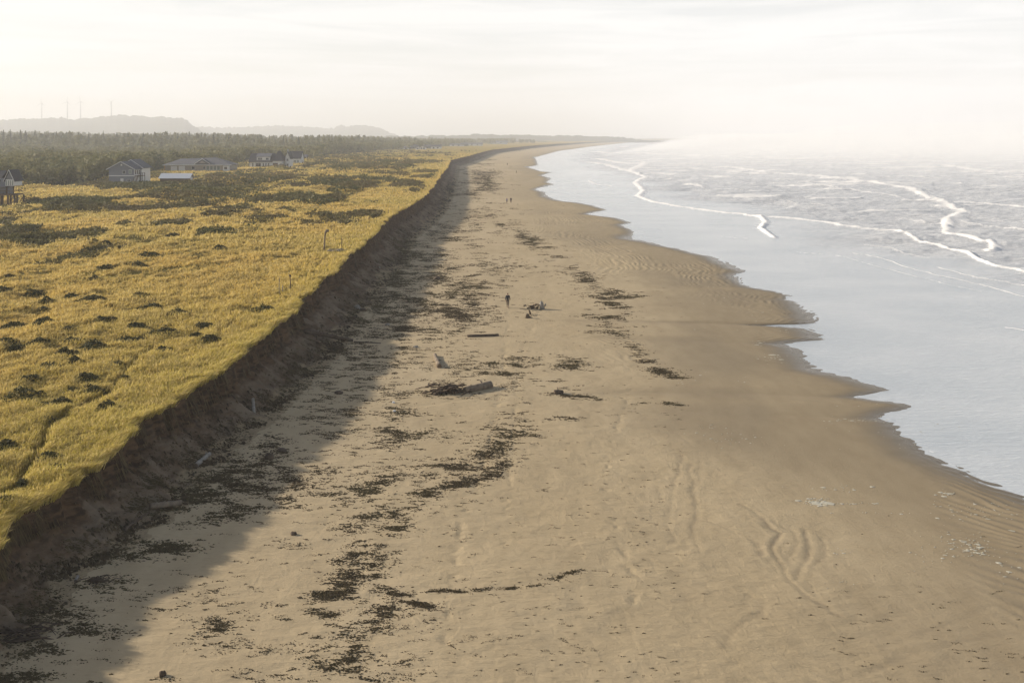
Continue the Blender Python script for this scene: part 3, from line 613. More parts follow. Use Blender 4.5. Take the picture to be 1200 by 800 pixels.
V[:, 0] = np.stack([bx_, by_, cz + .03 + sz * .55], -1)
for k in range(6):
    th = math.pi * k / 3; rr = sz * rng.uniform(.6, 1.5, m); lx, ly = np.cos(th) * rr, np.sin(th) * rr * asp
    X = bx_ + lx * np.cos(an0) - ly * np.sin(an0); Y = by_ + lx * np.sin(an0) + ly * np.cos(an0)
    V[:, k + 1] = np.stack([X, Y, cz - .03 - (X - bx_) * .6], -1)
i = np.arange(m)[:, None] * 7
mesh_obj('bank_rubble', V.reshape(-1, 3), np.concatenate([i + [0, 1 + k, 1 + (k + 1) % 6] for k in range(6)]), leafmat('clods', [(.05, .035, .022), (.075, .055, .03), (.16, .12, .07)], .03, .3), attrs={'rnd': np.repeat(rng.random(m) ** 1.5, 7)}, kind='stuff')
# specks of old foam on the wet sand, and painted puddle glints near the water
fx, fy, fs = [], [], []
def flecks(cx0, cy0, rx, ry, n, s):
    fx.append(cx0 + rng.normal(size=n) * rx * .5); fy.append(cy0 + rng.normal(size=n) * ry * .5); fs.append(np.full(n, s))
for a_ in [(957,587,18,5,70,1.1),(1000,590,28,1.2,24,.8),(1020,601,60,.8,14,.8),(1140,642,22,12,80,1.0),(1150,600,60,14,70,.7),(1110,578,14,3,20,1.0),(850,515,50,8,36,.7),(830,500,20,3,12,.8),(980,572,50,5,22,.8),
           (985,645,8,5,10,.8),(980,683,20,5,12,.6),(1180,660,12,20,20,.7),(860,360,60,40,60,.6),(905,420,20,6,40,1.0),(890,402,16,3,30,1.0),(930,385,30,6,30,1.0),(1050,500,90,30,50,.6),(1010,492,30,2,26,.9),(1110,640,60,24,60,.6),(810,445,50,10,36,.5)]: flecks(*a_)
fx, fy, fs = map(np.concatenate, (fx, fy, fs)); X, Y = px(fx, fy, .25); X, Y = px(fx, fy, np.maximum(beachz(X, Y), 0)); z = np.maximum(beachz(X, Y), .0) + .012
m = len(X); V = np.zeros((m, 7, 3)); V[:, 0] = np.stack([X, Y, z + .02], -1); sz = fs * rng.lognormal(-3.6, .6, m) * (1 + Y * .008)
for k in range(6):
    th = k * math.pi / 3; rr = sz * rng.uniform(.5, 1.3, m); V[:, k + 1] = np.stack([X + np.cos(th) * rr * 1.7, Y + np.sin(th) * rr * 1.0, z - .004], -1)
i = np.arange(m)[:, None] * 7
mesh_obj('foam_glint_flecks', V.reshape(-1, 3), np.concatenate([i + [0, 1 + k, 1 + (k + 1) % 6] for k in range(6)]), mat('foam_and_glint', (.50, .46, .36), .6), kind='stuff')

# ================================================================== things
class MB:
    def __init__(s): s.v = []; s.f = []; s.mi = []
    def add(s, V, Fc, mi=0):
        k = len(s.v); s.v += [tuple(map(float, q)) for q in V]; s.f += [tuple(i + k for i in f) for f in Fc]; s.mi += [mi] * len(Fc); return s
    def box(s, x0, x1, y0, y1, z0, z1, mi=0):
        return s.add([(x0,y0,z0),(x1,y0,z0),(x1,y1,z0),(x0,y1,z0),(x0,y0,z1),(x1,y0,z1),(x1,y1,z1),(x0,y1,z1)],
                     [(0,3,2,1),(4,5,6,7),(0,1,5,4),(1,2,6,5),(2,3,7,6),(3,0,4,7)], mi)
    def tube(s, pts, rad, n=8, jit=0, seed=0, flat=1.0, caps=True):
        rr = random.Random(seed); pts = [Vector(p) for p in pts]; rings = []
        for i, p in enumerate(pts):
            d = (pts[min(i + 1, len(pts) - 1)] - pts[max(i - 1, 0)]).normalized()
            a_ = d.cross(Vector((0, 0, 1)) if abs(d.z) < .9 else Vector((1, 0, 0))).normalized(); b_ = d.cross(a_)
            r = rad[i] if isinstance(rad, (list, tuple)) else rad
            rings.append([p + (a_ * math.cos(2 * math.pi * k / n) + b_ * math.sin(2 * math.pi * k / n) * flat) * r * (1 + jit * rr.uniform(-1, 1)) for k in range(n)])
        V = [q for r_ in rings for q in r_]
        Fc = [(i * n + k, i * n + (k + 1) % n, (i + 1) * n + (k + 1) % n, (i + 1) * n + k) for i in range(len(pts) - 1) for k in range(n)]
        if caps: Fc += [tuple(range(n - 1, -1, -1)), tuple(range(len(V) - n, len(V)))]
        return s.add(V, Fc)
    def prism(s, poly, y0, y1, axis='y', mi=0):
        """polygon in (x,z) pushed along y, or in (y,z) pushed along x"""
        n = len(poly)
        V = [((p[0], y0, p[1]) if axis == 'y' else (y0, p[0], p[1])) for p in poly] + [((p[0], y1, p[1]) if axis == 'y' else (y1, p[0], p[1])) for p in poly]
        return s.add(V, [tuple(range(n)), tuple(range(2 * n - 1, n - 1, -1))] + [(i, n + i, n + (i + 1) % n, (i + 1) % n) for i in range(n)], mi)
    def build(s, name, m, parent=None, smooth=False, bevel=0):
        me = bpy.data.meshes.new(name); me.from_pydata(s.v, [], s.f); me.update()
        import bmesh
        bm = bmesh.new(); bm.from_mesh(me); bmesh.ops.recalc_face_normals(bm, faces=bm.faces)
        if bevel: bmesh.ops.bevel(bm, geom=list(bm.edges), offset=bevel, segments=1, affect='EDGES')
        bm.to_mesh(me); bm.free()
        for q in (m if isinstance(m, (list, tuple)) else [m]): me.materials.append(q)
        if smooth:
            for p in me.polygons: p.use_smooth = True
        o = bpy.data.objects.new(name, me); C.objects.link(o)
        if parent: o.parent = parent
        return o
def tag(o, label, cat, group=None):
    o['label'] = label; o['category'] = cat
    if group: o['group'] = group
    return o
def empty(name, loc, rz=0):
    o = bpy.data.objects.new(name, None); C.objects.link(o); o.location = loc; o.rotation_euler = (0, 0, rz); o.empty_display_size = .2; return o
def onland(x, y): X, Y = pland(x, y); X, Y = float(X), float(Y); return X, Y, float(landz(X, Y))
def onbeach(x, y):
    X, Y = px(x, y, .9)
    for _ in range(3): X, Y = px(x, y, groundz_at(np.atleast_1d(X), np.atleast_1d(Y))[0])
    return float(X), float(Y), float(groundz_at(np.atleast_1d(X), np.atleast_1d(Y))[0])
def copy_tree(o, parent=None):
    c = o.copy(); C.objects.link(c); c.parent = parent
    for ch in o.children: copy_tree(ch, c)
    return c
ORD = ['first','second','third','fourth','fifth','sixth','seventh','eighth','ninth','tenth','eleventh','twelfth','thirteenth','fourteenth','fifteenth','sixteenth','seventeenth','eighteenth','nineteenth','twentieth']

M = dict(
 grey=nmat('grey_siding', (.19, .20, .23), (.22, .23, .26), 3, .8, .01, stretch=(1, 1, 8)), white=nmat('white_paint', (.62, .62, .62), (.72, .71, .69), 2, .7, .01, stretch=(1, 1, 6)),
 roof=nmat('dark_shingles', (.04, .042, .05), (.085, .085, .095), 2.5, .9, .03, stretch=(1, 1, 4)), roof2=nmat('grey_shingles', (.10, .105, .12), (.15, .15, .165), 2.5, .9, .03, stretch=(1, 1, 4)),
 metal=nmat('pale_metal_roof', (.50, .52, .56), (.58, .60, .64), 3, .45, .01, stretch=(8, 1, 1)), glass=mat('window_glass', (.03, .035, .045), .08, 0, .8), paleglass=mat('pale_glass', (.22, .26, .24), .12, 0, .8),
 wood=nmat('weathered_wood', (.11, .075, .045), (.17, .12, .08), 6, .9, .02, stretch=(1, 1, .3)), tan=nmat('tan_siding', (.30, .27, .23), (.35, .315, .27), 3, .85, .01, stretch=(1, 1, 8)),
 warm=nmat('cedar_wall', (.42, .26, .12), (.50, .31, .15), 5, .8, .01), drift=nmat('driftwood', (.15, .115, .08), (.27, .215, .155), 3, .9, .03, 14, stretch=(1, 1, 1)), driftdark=nmat('dark_driftwood', (.06, .042, .03), (.13, .095, .065), 4, .9, .04, 12),
 driftgrey=nmat('bleached_driftwood', (.19, .17, .145), (.32, .295, .255), 4, .9, .02, 16), turb=mat('turbine_white', (.22, .22, .23), .5), brick=nmat('concrete', (.28, .27, .26), (.36, .35, .33), 3, .9, .01), cut=mat('cut_wood', (.16, .12, .08), .9))

def window(root, x, y, z, w_, h, face='y', pane='glass', bars=True):
    """x,y,z: lower left corner on the wall face; a frame with a pane behind it"""
    f = MB(); t = .09; d = .06
    if face == 'y':
        for b in ((x - t, x, z - t, z + h + t), (x + w_, x + w_ + t, z - t, z + h + t), (x, x + w_, z - t, z), (x, x + w_, z + h, z + h + t)): f.box(b[0], b[1], y - d, y - .003, b[2], b[3])
        if bars: f.box(x + w_ / 2 - .03, x + w_ / 2 + .03, y - d + .01, y - .003, z, z + h)
    else:
        for b in ((x - t, x, z - t, z + h + t), (x + w_, x + w_ + t, z - t, z + h + t), (x, x + w_, z - t, z), (x, x + w_, z + h, z + h + t)): f.box(y + .003, y + d, b[0], b[1], b[2], b[3])
        if bars: f.box(y + .003, y + d - .01, x + w_ / 2 - .03, x + w_ / 2 + .03, z, z + h)
    o = f.build('window', M['white'], root)
    p = MB()
    if face == 'y': p.box(x, x + w_, y - .022, y - .004, z, z + h)
    else: p.box(y + .004, y + .022, x, x + w_, z, z + h)
    p.build('pane', M[pane], o); return o
def door(root, x, y, z, w_, h, m, face='y'):
    d = MB()
    if face == 'y':
        d.box(x, x + w_, y - .05, y - .003, z, z + h)
        for k in range(3): d.box(x + .12, x + w_ - .12, y - .065, y - .05, z + .2 + k * h * .3, z + .1 + (k + 1) * h * .29)
    else: d.box(y + .003, y + .05, x, x + w_, z, z + h)
    o = d.build('door', M[m], root)
    k = MB().box(x + w_ - .2, x + w_ - .12, y - .10, y - .05, z + 1.0, z + 1.12) if face == 'y' else MB().box(y + .05, y + .10, x + w_ - .2, x + w_ - .12, z + 1.0, z + 1.12)
    k.build('handle', M['driftdark'], o); return o
def gable_roof(root, x0, x1, y0, y1, ze, zr, m, along='y', ov=.45, th=.22, xr=None):
    """ridge along y: two slabs; returns roof"""
    b = MB()
    if along == 'y':
        xm = (x0 + x1) / 2 if xr is None else xr; sl = (zr - ze) / (xm - x0); sr = (zr - ze) / (x1 - xm)
        b.prism([(x0 - ov, ze - ov * sl), (xm, zr), (x1 + ov, ze - ov * sr), (x1 + ov, ze - ov * sr + th), (xm, zr + th), (x0 - ov, ze - ov * sl + th)], y0 - ov, y1 + ov, 'y')
    else:
        ym = (y0 + y1) / 2; sl = (zr - ze) / (ym - y0)
        b.prism([(y0 - ov, ze - ov * sl), (ym, zr), (y1 + ov, ze - ov * sl), (y1 + ov, ze - ov * sl + th), (ym, zr + th), (y0 - ov, ze - ov * sl + th)], x0 - ov, x1 + ov, 'x')
    return b.build('roof', m, root)
def gable_wall(root, x0, x1, y0, y1, zb, ze, zr, m, along='y', xr=None):
    b = MB()
    if along == 'y': xm = (x0 + x1) / 2 if xr is None else xr; b.prism([(x0, zb), (x1, zb), (x1, ze), (xm, zr), (x0, ze)], y0, y1, 'y')
    else: b.prism([(y0, zb), (y1, zb), (y1, ze), ((y0 + y1) / 2, zr), (y0, ze)], x0, x1, 'x')
    return b.build('wall', m, root)
def trim_gable(root, x0, x1, y, ze, zr, ov=.45, w_=.22):
    xm = (x0 + x1) / 2; sl = (zr - ze) / (xm - x0); a_ = (x0 - ov, ze - ov * sl); b_ = (x1 + ov, ze - ov * sl)
    MB().prism([(a_[0], a_[1] - .05), (xm, zr - .02), (b_[0], b_[1] - .05), (b_[0], b_[1] + w_), (xm, zr + w_ + .03), (a_[0], a_[1] + w_)], y - .06, y - .003, 'y').build('bargeboard', M['white'], root)

# ---- the grey two-storey house
X, Y, Z = onland(127.5, 215); k = Y / F
r = empty('grey_house', (X, Y, Z - .1)); tag(r, 'grey two-storey house with staggered gable roofs and wooden side stairs', 'house')
gable_wall(r, 0, 9.3, 0, 5.2, -.5, 5.5, 8.0, M['grey']); gable_roof(r, 0, 9.3, 0, 5.0, 5.5, 8.0, M['roof2'], ov=.7); trim_gable(r, 0, 9.3, -.72, 5.5, 8.0, .7)
gable_wall(r, 1.6, 9.75, 5.203, 13, -.5, 5.9, 8.6, M['grey']); gable_roof(r, 1.6, 9.75, 6.1, 13, 5.9, 8.6, M['roof2'], ov=.7); trim_gable(r, 1.6, 9.75, 5.38, 5.9, 8.6, .7)
MB().box(9.753, 9.8, 5.21, 13, -.5, 5.7).build('side_panel', M['white'], r)
MB().box(-.04, 9.34, -.05, -.003, 2.75, 3.1).build('belly_band', M['white'], r)
MB().box(9.303, 9.36, 0, 5.2, -.5, 5.4).build('side_panel', M['white'], r)
window(r, 5.1, 0, 3.7, .95, 1.1); window(r, 7.5, 0, 3.7, .8, 1.4, pane='paleglass'); window(r, 6.8, 0, .9, 1.2, .6); door(r, 4.3, 0, -.1, 1.15, 2.0, 'white')
for q in (.5, 2.1, 3.7): window(r, q, 9.37, 3.4, 1.0, 1.5, face='x')
MB().prism([(-.6, 0), (0, .3), (0, -.3)], 0, .01).build('vent', M['grey'], r) if False else None
MB().box(4.4, 4.9, -.04, -.003, 6.6, 7.2).build('vent', M['white'], r)
dk = MB().box(9.4, 11.2, .6, 5.1, 2.7, 2.9)
for q in (.7, 2.8, 4.9): dk.box(11.05, 11.2, q, q + .15, -.4, 3.9)
dk.box(11.05, 11.2, .7, 5.0, 3.8, 3.9); dk.build('deck', M['wood'], r)
stt = MB()
for q in range(10): stt.box(9.5 + .02 * q, 10.6 + .02 * q, .5 - .28 * (q + 1), .5 - .28 * q, 2.6 - .28 * q, 2.68 - .28 * q)
stt.prism([(.6, 2.7), (-2.4, -.3), (-2.4, 0), (.6, 3.0)], 10.7, 10.8, 'x'); stt.prism([(.6, 2.7), (-2.4, -.3), (-2.4, 0), (.6, 3.0)], 9.42, 9.5, 'x'); stt.prism([(.6, 3.6), (-2.4, .6), (-2.4, .75), (.6, 3.75)], 10.7, 10.8, 'x')
stt.build('stairs', M['wood'], r)

# ---- shed
X, Y, Z = onland(187.5, 216)
r = empty('metal_roofed_shed', (X, Y, Z + .9)); tag(r, 'low shed with pale metal roof, between the grey house and the bungalow', 'shed')
gable_wall(r, 0, 10.6, 0, 4, -1.6, 1.5, 2.9, M['wood'], 'x'); gable_roof(r, 0, 10.6, 0, 4, 1.5, 2.9, M['metal'], 'x', .45, .1)
MB().box(10.603, 10.66, 1.0, 3.0, -.3, 1.7).build('door', M['white'], r)
for q in range(5):
    MB().box(.6 + q * 2.2, .75 + q * 2.2, -.10, -.004, -.3, 1.4).build('wall_post', M['driftdark'], r)

# ---- hip-roofed bungalow
X, Y, Z = onland(193.5, 200)
r = empty('hip_roofed_bungalow', (X, Y, Z)); tag(r, 'long grey-roofed bungalow with two white garage doors and a small gable', 'house')
k = Y / F * 1.03; Wd = 74 * k
MB().box(0, Wd, 0, 11, -.5, 3.1).build('wall', M['tan'], r)
ro = MB(); ro.add([(-1,-1,3.0),(Wd+1,-1,3.0),(Wd+1,12,3.0),(-1,12,3.0),(6,5.5,6.0),(20*k*1.0+14,5.5,6.6),(Wd-10,5.5,6.9)], [(0,1,6,5,4),(1,2,6),(2,3,4,5,6),(3,0,4),(3,2,1,0)]); ro = ro.build('roof', M['roof2'], r)
MB().box(-1.05, Wd + 1.05, -1.07, -1.003, 2.75, 3.05).build('gutter', M['white'], r)
gx0 = 34 * k; gd = MB(); gd.prism([(gx0, 3.35), (gx0 + 8, 3.35), (gx0 + 4, 5.9)], -.9, 4.6, 'y'); gd = gd.build('gable', M['roof2'], r); trim_gable(gd, gx0 + .3, gx0 + 7.7, -.93, 3.6, 6.0, .3, .25)
gd2 = MB().prism([(gx0 + 2.2, 3.9), (gx0 + 5.8, 3.9), (gx0 + 4, 5.1)], -.96, -.905, 'y').build('gable_vent', M['tan'], r)
for q in (6.5, 15.5):
    d = MB().box(q * k, (q + 7) * k, -.06, -.003, -.2, 2.4)
    for j in range(3): d.box(q * k + .1, (q + 7) * k - .1, -.09, -.06, .45 + j * .62, .5 + j * .62)
    d.build('garage_door', M['white'], r)
window(r, 30.5 * k, 0, .8, 1.4, 1.3); window(r, 43.5 * k, 0, .8, .9, 1.3)
for q in (47, 51, 55, 59): window(r, q * k, 0, .4, 3.4 * k, 2.0, pane='paleglass', bars=False)
MB().box(67.5 * k, 73.5 * k, -2.2, -.003, -.3, 2.7).build('bay_wall', M['white'], r); MB().box(-.8, -.003, .5, 2.5, -.4, 2.8).build('porch_post', M['warm'], r)
MB().box(67 * k, 74 * k, -2.6, -1.08, 2.72, 2.95).build('bay_roof', M['roof2'], r); window(r, 69 * k, -2.2, .7, 1.4, 1.3)

# ---- the white houses
def at_house(x, y, name, label, cat='house'):
    X, Y, Z = onland(x, y); r = empty(name, (X, Y, Z)); tag(r, label, cat); return r, Y / F * 1.03
r, k = at_house(292.5, 196, 'white_house', 'white house with a steep dark roof and a long white dormer')
gable_wall(r, 0, 26.5 * k, 0, 8, -.6, 3.4, 7.6, M['white'], 'x'); gable_roof(r, 0, 26.5 * k, 0, 8, 3.4, 7.6, M['roof'], 'x', .5)
dm = MB().box(8 * k, 23 * k, .25, 4, 3.3, 5.9); dm = dm.build('dormer', M['white'], r); MB().add([(7*k,-.1,5.75),(24*k,-.1,5.75),(24*k,4.2,7.7),(7*k,4.2,7.7),(7*k,-.1,5.95),(24*k,-.1,5.95),(24*k,4.2,7.9),(7*k,4.2,7.9)], [(0,3,2,1),(4,5,6,7),(0,1,5,4),(1,2,6,5),(2,3,7,6),(3,0,4,7)]).build('dormer_roof', M['roof2'], dm)
for q, w_ in ((9.5, 1.0), (12, 1.0), (18.5, 1.5)): window(r, q * k, .25, 4.1, w_, 1.2)
for q, w_ in ((3, .9), (7, 2.9), (15, .6), (18, .6), (21, .6)): window(r, q * k, 0, .3, w_, 2.0, bars=w_ > 1)
MB().box(5.2 * k, 5.6 * k, -1.4, -1.2, -.5, 2.9).build('porch_post', M['white'], r); MB().box(0, 6 * k, -1.6, -.003, 2.9, 3.1).build('porch_roof', M['roof'], r)
r, k = at_house(320, 196, 'gabled_house', 'tall dark hip-roofed house joined to white gabled wings, behind the dormered house')
MB().box(0, 11 * k, -1, 9, -.6, 3.6).build('wall', M['white'], r)
MB().add([(-.5,-1.5,3.5),(11.8*k,-1.5,3.5),(11.8*k,9.5,3.5),(-.5,9.5,3.5),(4*k,3,9.2),(7*k,3,9.2)], [(0,1,5,4),(1,2,5),(2,3,4,5),(3,0,4),(3,2,1,0)]).build('roof', M['roof'], r)
gable_wall(r, 13 * k, 18 * k, 2, 9, -.6, 5.6, 8.6, M['white']); gable_roof(r, 13 * k, 18 * k, 2, 9, 5.6, 8.6, M['roof'])
MB().box(14 * k, 15.6 * k, 3.5, 4.7, 6, 10.2).build('chimney', M['brick'], r)
MB().box(.3 * k, 6 * k, -1.08, -1.003, .0, 2.4).build('garage_door', M['driftdark'], r); window(r, 8.2 * k, -1, .6, 1, 1.4); window(r, 14.2 * k, 2, 3.4, 1.1, 1.3); window(r, 14.2 * k, 2, .6, 1.1, 1.3)
r, k = at_house(338.5, 192.5, 'white_cottage', 'white house with a plain dark gable roof, right of the chimneyed one')
gable_wall(r, 0, 13.5 * k, 0, 8, -.6, 3.9, 8.0, M['white'], 'x'); gable_roof(r, 0, 13.5 * k, 0, 8, 3.9, 8.0, M['roof'], 'x', .45)
for q in (2, 5.5, 9): window(r, q * k, 0, .9, 1.5, 1.6, pane='paleglass')
window(r, 3, 13.5 * k + .0, 1, 1.2, 1.4, face='x')
r, k = at_house(351, 190.5, 'porch_outbuilding', 'small dark open-sided outbuilding with white posts, rightmost of the white houses', 'outbuilding')
MB().box(0, 5 * k, 1.5, 5, -.5, 2.7).build('wall', M['driftdark'], r); gable_roof(r, 0, 8 * k, 0, 5, 2.8, 4.1, M['roof2'], 'x', .3, .15)
for q in (.2, 4, 7.6): MB().box(q * k, q * k + .22, 0, .22, -.5, 2.8).build('post', M['white'], r)

# ---- stilt house at the frame's left edge
X, Y, Z = onland(0, 243)
r = empty('stilt_house', (X, Y, Z)); tag(r, 'white house raised on dark stilts with a pointed glazed bay', 'house'); k = Y / F * 1.03
MB().box(-14, -1.3, 1.5, 7, 3.4, 6.6).build('wall', M['white'], r)
gable_roof(r, -14, -1.3, 1.5, 7, 6.6, 9.0, M['roof'], 'x', .5)
MB().box(1.3, 3.4, .2, 4, 5.4, 7.0).build('bay_wall', M['white'], r); MB().box(-1.25, 1.25, 1.6, 4, 3.31, 7.2).build('link_wall', M['grey'], r)
for q in (1.35, 3.1): MB().box(q, q + .25, .3, .55, 3.3, 5.4).build('bay_post', M['driftdark'], r)
gable_wall(r, 1.2, 3.4, .2, 4, 7.0, 7.1, 9.4, M['glass']); gable_roof(r, 1.2, 3.4, .2, 4, 7.1, 9.4, M['roof'], ov=.3, th=.12); trim_gable(r, 1.2, 3.4, -.1, 7.1, 9.4, .3, .2)
for q in (1.42, 1.95, 2.48, 3.0): window(r, q, .2, 5.5, .3, 1.3, bars=False, pane='paleglass')
MB().box(-14, 1.6, -.8, 1.5, 5.05, 5.25).build('porch_roof', M['roof2'], r)
for q in (-5.5, -3.9, -2.5): window(r, q, 1.5, 3.9, .8, 1.0)
MB().box(-14, 4.4, -1.2, 1.45, 3.0, 3.3).box(-1.2, 3.6, 1.46, 4.2, 3.0, 3.3).build('deck', M['wood'], r)
ra = MB().box(-14, 4.4, -1.2, -1.12, 4.15, 4.25)
for q in range(40): ra.box(-14 + q * .46, -13.94 + q * .46, -1.18, -1.14, 3.3, 4.15)
ra.build('railing', M['wood'], r)
for q in (-6, -3.6, -1.4, .7, 2.4, 4.1):
    MB().box(q, q + .34, -1.1, -.76, -1.4, 3.0).build('stilt', M['driftdark'], r)
    MB().box(q, q + .34, 3, 3.34, -1.4, 2.98).build('stilt', M['driftdark'], r)
s_ = MB()
for q in range(11): s_.box(3.0, 4.3, -1.5 - .26 * q, -1.26 - .26 * q, 3.0 - .28 * q, 3.07 - .28 * q)
s_.box(2.9, 3.0, -4.2, -1.3, -.2, .1); s_.prism([(-1.3, 3.0), (-4.3, -.2), (-4.3, .1), (-1.3, 3.3)], 4.3, 4.4, 'x'); s_.build('stairs', M['wood'], r)

# ---- far houses along the coast
FARH = [(472,175,15,4.5,'white','roof2','pale house with a low grey roof, leftmost of the far coast houses'),(482,174.5,9,6,'grey','roof','dark steep-roofed house in the far coast cluster'),
        (487,176,7,4,'white','roof2','small white gabled house below the far cluster'),(491.5,175.5,8,4.4,'white','roof2','narrow white house in the middle of the far coast cluster'),
        (497,174.5,18,5.5,'grey','roof','wide dark-roofed house in the far coast cluster'),(505,174.5,14,6,'white','roof','white-walled house at the right of the far coast cluster'),
        (527,171.5,24,4.5,'white','roof2','very distant pale house right of the far cluster'),(540,171,26,4.5,'grey','roof2','very distant grey house, second of the four far ones'),
        (549,170.6,26,4.8,'white','roof2','very distant pale house, third of the four far ones'),(574,168.3,40,6,'white','roof2','farthest pale house before the shore bends away')]
for (x, y, w_, h, wm, rm, lb) in FARH:
    X, Y, Z = onland(x, y); r = empty('coastal_house', (X, Y, Z)); tag(r, lb, 'house', 'far houses along the coast'); al = 'y' if w_ < 12 else 'x'
    gable_wall(r, 0, w_, 0, 9, -2, h * .6, h, M[wm], al); gable_roof(r, 0, w_, 0, 9, h * .6, h, M[rm], al, .5, .3); window(r, w_ * .2, 0, 1, 2, 1.6, pane='glass'); window(r, w_ * .6, 0, 1, 2, 1.6)

# ---- wind turbines on the hill
def turbine(x, yb, yt, ang, lb, first=None):
    D = 4950; X = (x - CX) / F * D; zb = CAMZ + (YH - yb) / F * D - 25; zt = CAMZ + (YH - yt) / F * D
    r = empty('wind_turbine', (X, D, zb)); tag(r, lb, 'wind turbine', 'wind turbines on the hill'); H_ = zt - zb
    MB().tube([(0, 0, 0), (0, 0, H_ * .5), (0, 0, H_)], [2.8, 2.3, 1.7], 12).build('tower', M['turb'], r, True)
    nb = MB().box(-1.8, 1.8, -5, 7, H_ - 1.2, H_ + 3).build('nacelle', M['turb'], r, bevel=.5)
    MB().tube([(0, -5, H_ + 1), (0, -7, H_ + 1), (0, -8, H_ + 1)], [1.8, 1.5, .4], 10).build('hub', M['turb'], r, True)
    for q in range(3):
        a_ = R(ang + 120 * q); pts = [(math.sin(a_) * l, -6.6, H_ + 1 + math.cos(a_) * l) for l in (1.2, 6, 16, 28, 36)]
        MB().tube(pts, [.8, 1.9, 1.5, .9, .25], 8, flat=.5).build('blade', M['turb'], r, True)
turbine(49, 136, 121.5, 0, 'pale wind turbine with one blade straight up, leftmost on the hill'); turbine(79, 137, 120, 8, 'pale wind turbine, second from the left on the hill')
turbine(94.5, 136, 119.5, -4, 'pale wind turbine with upright blade, second from the right on the hill'); turbine(130.5, 132, 119.8, 60, 'pale wind turbine with blades in a Y, rightmost on the hill')

# ---- posts in the dune grass
def post(name, x, yb, yt, rad, bend, lb, m='drift', arm=0, cat='post', lump=0):
    X, Y, Z = onland(x, yb); k = Y / F * 1.0; h = (yb - yt) * k
    o = MB().tube([(0, 0, -.4), (bend * .1, 0, h * .3), (bend * .25, 0, h * .6), (bend * .6, 0, h * .87), (bend, 0, h)], [rad * 1.1, rad, rad * .95, rad * .9, rad * .8], 9, .08, int(x))
    if lump: o.tube([(bend * .6, 0, h * .88), (bend + lump * .6, 0, h), (bend + lump * 1.3, 0, h - .03), (bend + lump * 1.9, .05, h - .22)], [rad * 1.2, rad * 1.6, rad * 1.4, rad * .7], 9, .15, 5)
    if arm: o.tube([(-arm, 0, h * .68), (arm, .02, h * .70)], rad * .7, 7, .05, 3)
    o = o.build(name, M[m], None, True); o.location = (X, Y, Z); tag(o, lb, cat); return o
post('driftwood_post', 380, 293.5, 270, .13, .25, 'tall leaning driftwood post with a knobbed bent top in the dune grass', lump=.22)
post('thin_pole', 400.5, 291, 276.5, .05, .03, 'thin upright pole with a short crossarm near the bank edge', arm=.18, m='driftdark')
post('forked_stake', 340.5, 340, 322, .06, -.12, 'crooked dark stake with a knob on top, nearest the bank edge', lump=.08, m='driftdark')
post('pale_stake', 327, 346, 324, .035, .06, 'thin stake with a pale tip left of the crooked dark stake', m='driftgrey')
post('short_stake', 331, 345, 334, .045, .05, 'short grey stake between two taller stakes', m='driftgrey')
post('small_post', 432.5, 262, 254, .06, .0, 'short brown post beside the track at the bank edge', m='wood')
post('path_post', 455, 251, 245.5, .06, .0, 'small dark post close to the bank edge', m='driftdark')
post('fence_post', 487, 226, 221.5, .08, 0, 'small distant post beyond the dark scrub', m='driftdark'); post('fence_post', 517, 206, 200.5, .1, 0, 'tiny dark post at the corner of the bank', m='driftdark')
post('brown_post', 316, 213, 207.5, .22, 0, 'stout brown post on the green lawn below the white houses', m='warm')
post('gate_post', 269, 210.5, 205.5, .18, 0, 'brown post on the lawn right of the metal-roofed shed', m='warm'); post('gate_post', 272.5, 212, 207.5, .14, 0.2, 'short post leaning on the lawn beside a stone pile', m='wood')
X, Y, Z = onland(341, 218)
b = MB().box(0, 5.4, 0, .12, .2, .95); b.box(.1, .3, -.1, .2, -.3, 1.05); b.box(2.6, 2.8, -.1, .2, -.3, 1.05); b.box(5.1, 5.3, -.1, .2, -.3, 1.05); b.box(0, 5.4, -.06, .1, 1.0, 1.06)
b = b.build('low_plank_fence', M['driftdark']); b.location = (X, Y, Z); tag(b, 'short dark plank fence standing on the lawn right of the brown post', 'fence')
def rock(name, x, y, w_, h, lb, m, cat='stone', land=True, seed=1):
    X, Y, Z = onland(x, y) if land else onbeach(x, y); rr = random.Random(seed); import bmesh
    bm = bmesh.new(); bmesh.ops.create_icosphere(bm, subdivisions=2, radius=1)
    for v in bm.verts:
        n_ = .78 + .4 * float(vnoise(v.co.x * 1.7 + seed, v.co.y * 1.7 + v.co.z * 1.3, seed)); v.co = Vector((v.co.x * w_ * n_, v.co.y * w_ * .8 * n_, max(v.co.z, -.45) * h * n_ + h * .35))
    me = bpy.data.meshes.new(name); bm.to_mesh(me); bm.free(); me.materials.append(m); o = bpy.data.objects.new(name, me); C.objects.link(o); o.location = (X, Y, Z); tag(o, lb, cat); return o
for i_, (x, y, w_, h, lb) in enumerate([(275,207,1.1,.8,'largest brown stone on the lawn above the scrub'),(278.5,206.5,.7,.6,'small pale stone at the middle of the lawn stones'),(281,207.5,.8,.7,'small brown stone rightmost of the lawn stones')]):
    rock('lawn_stone', x, y, w_, h, lb, M['warm'] if i_ != 1 else M['brick'], seed=i_ + 3)

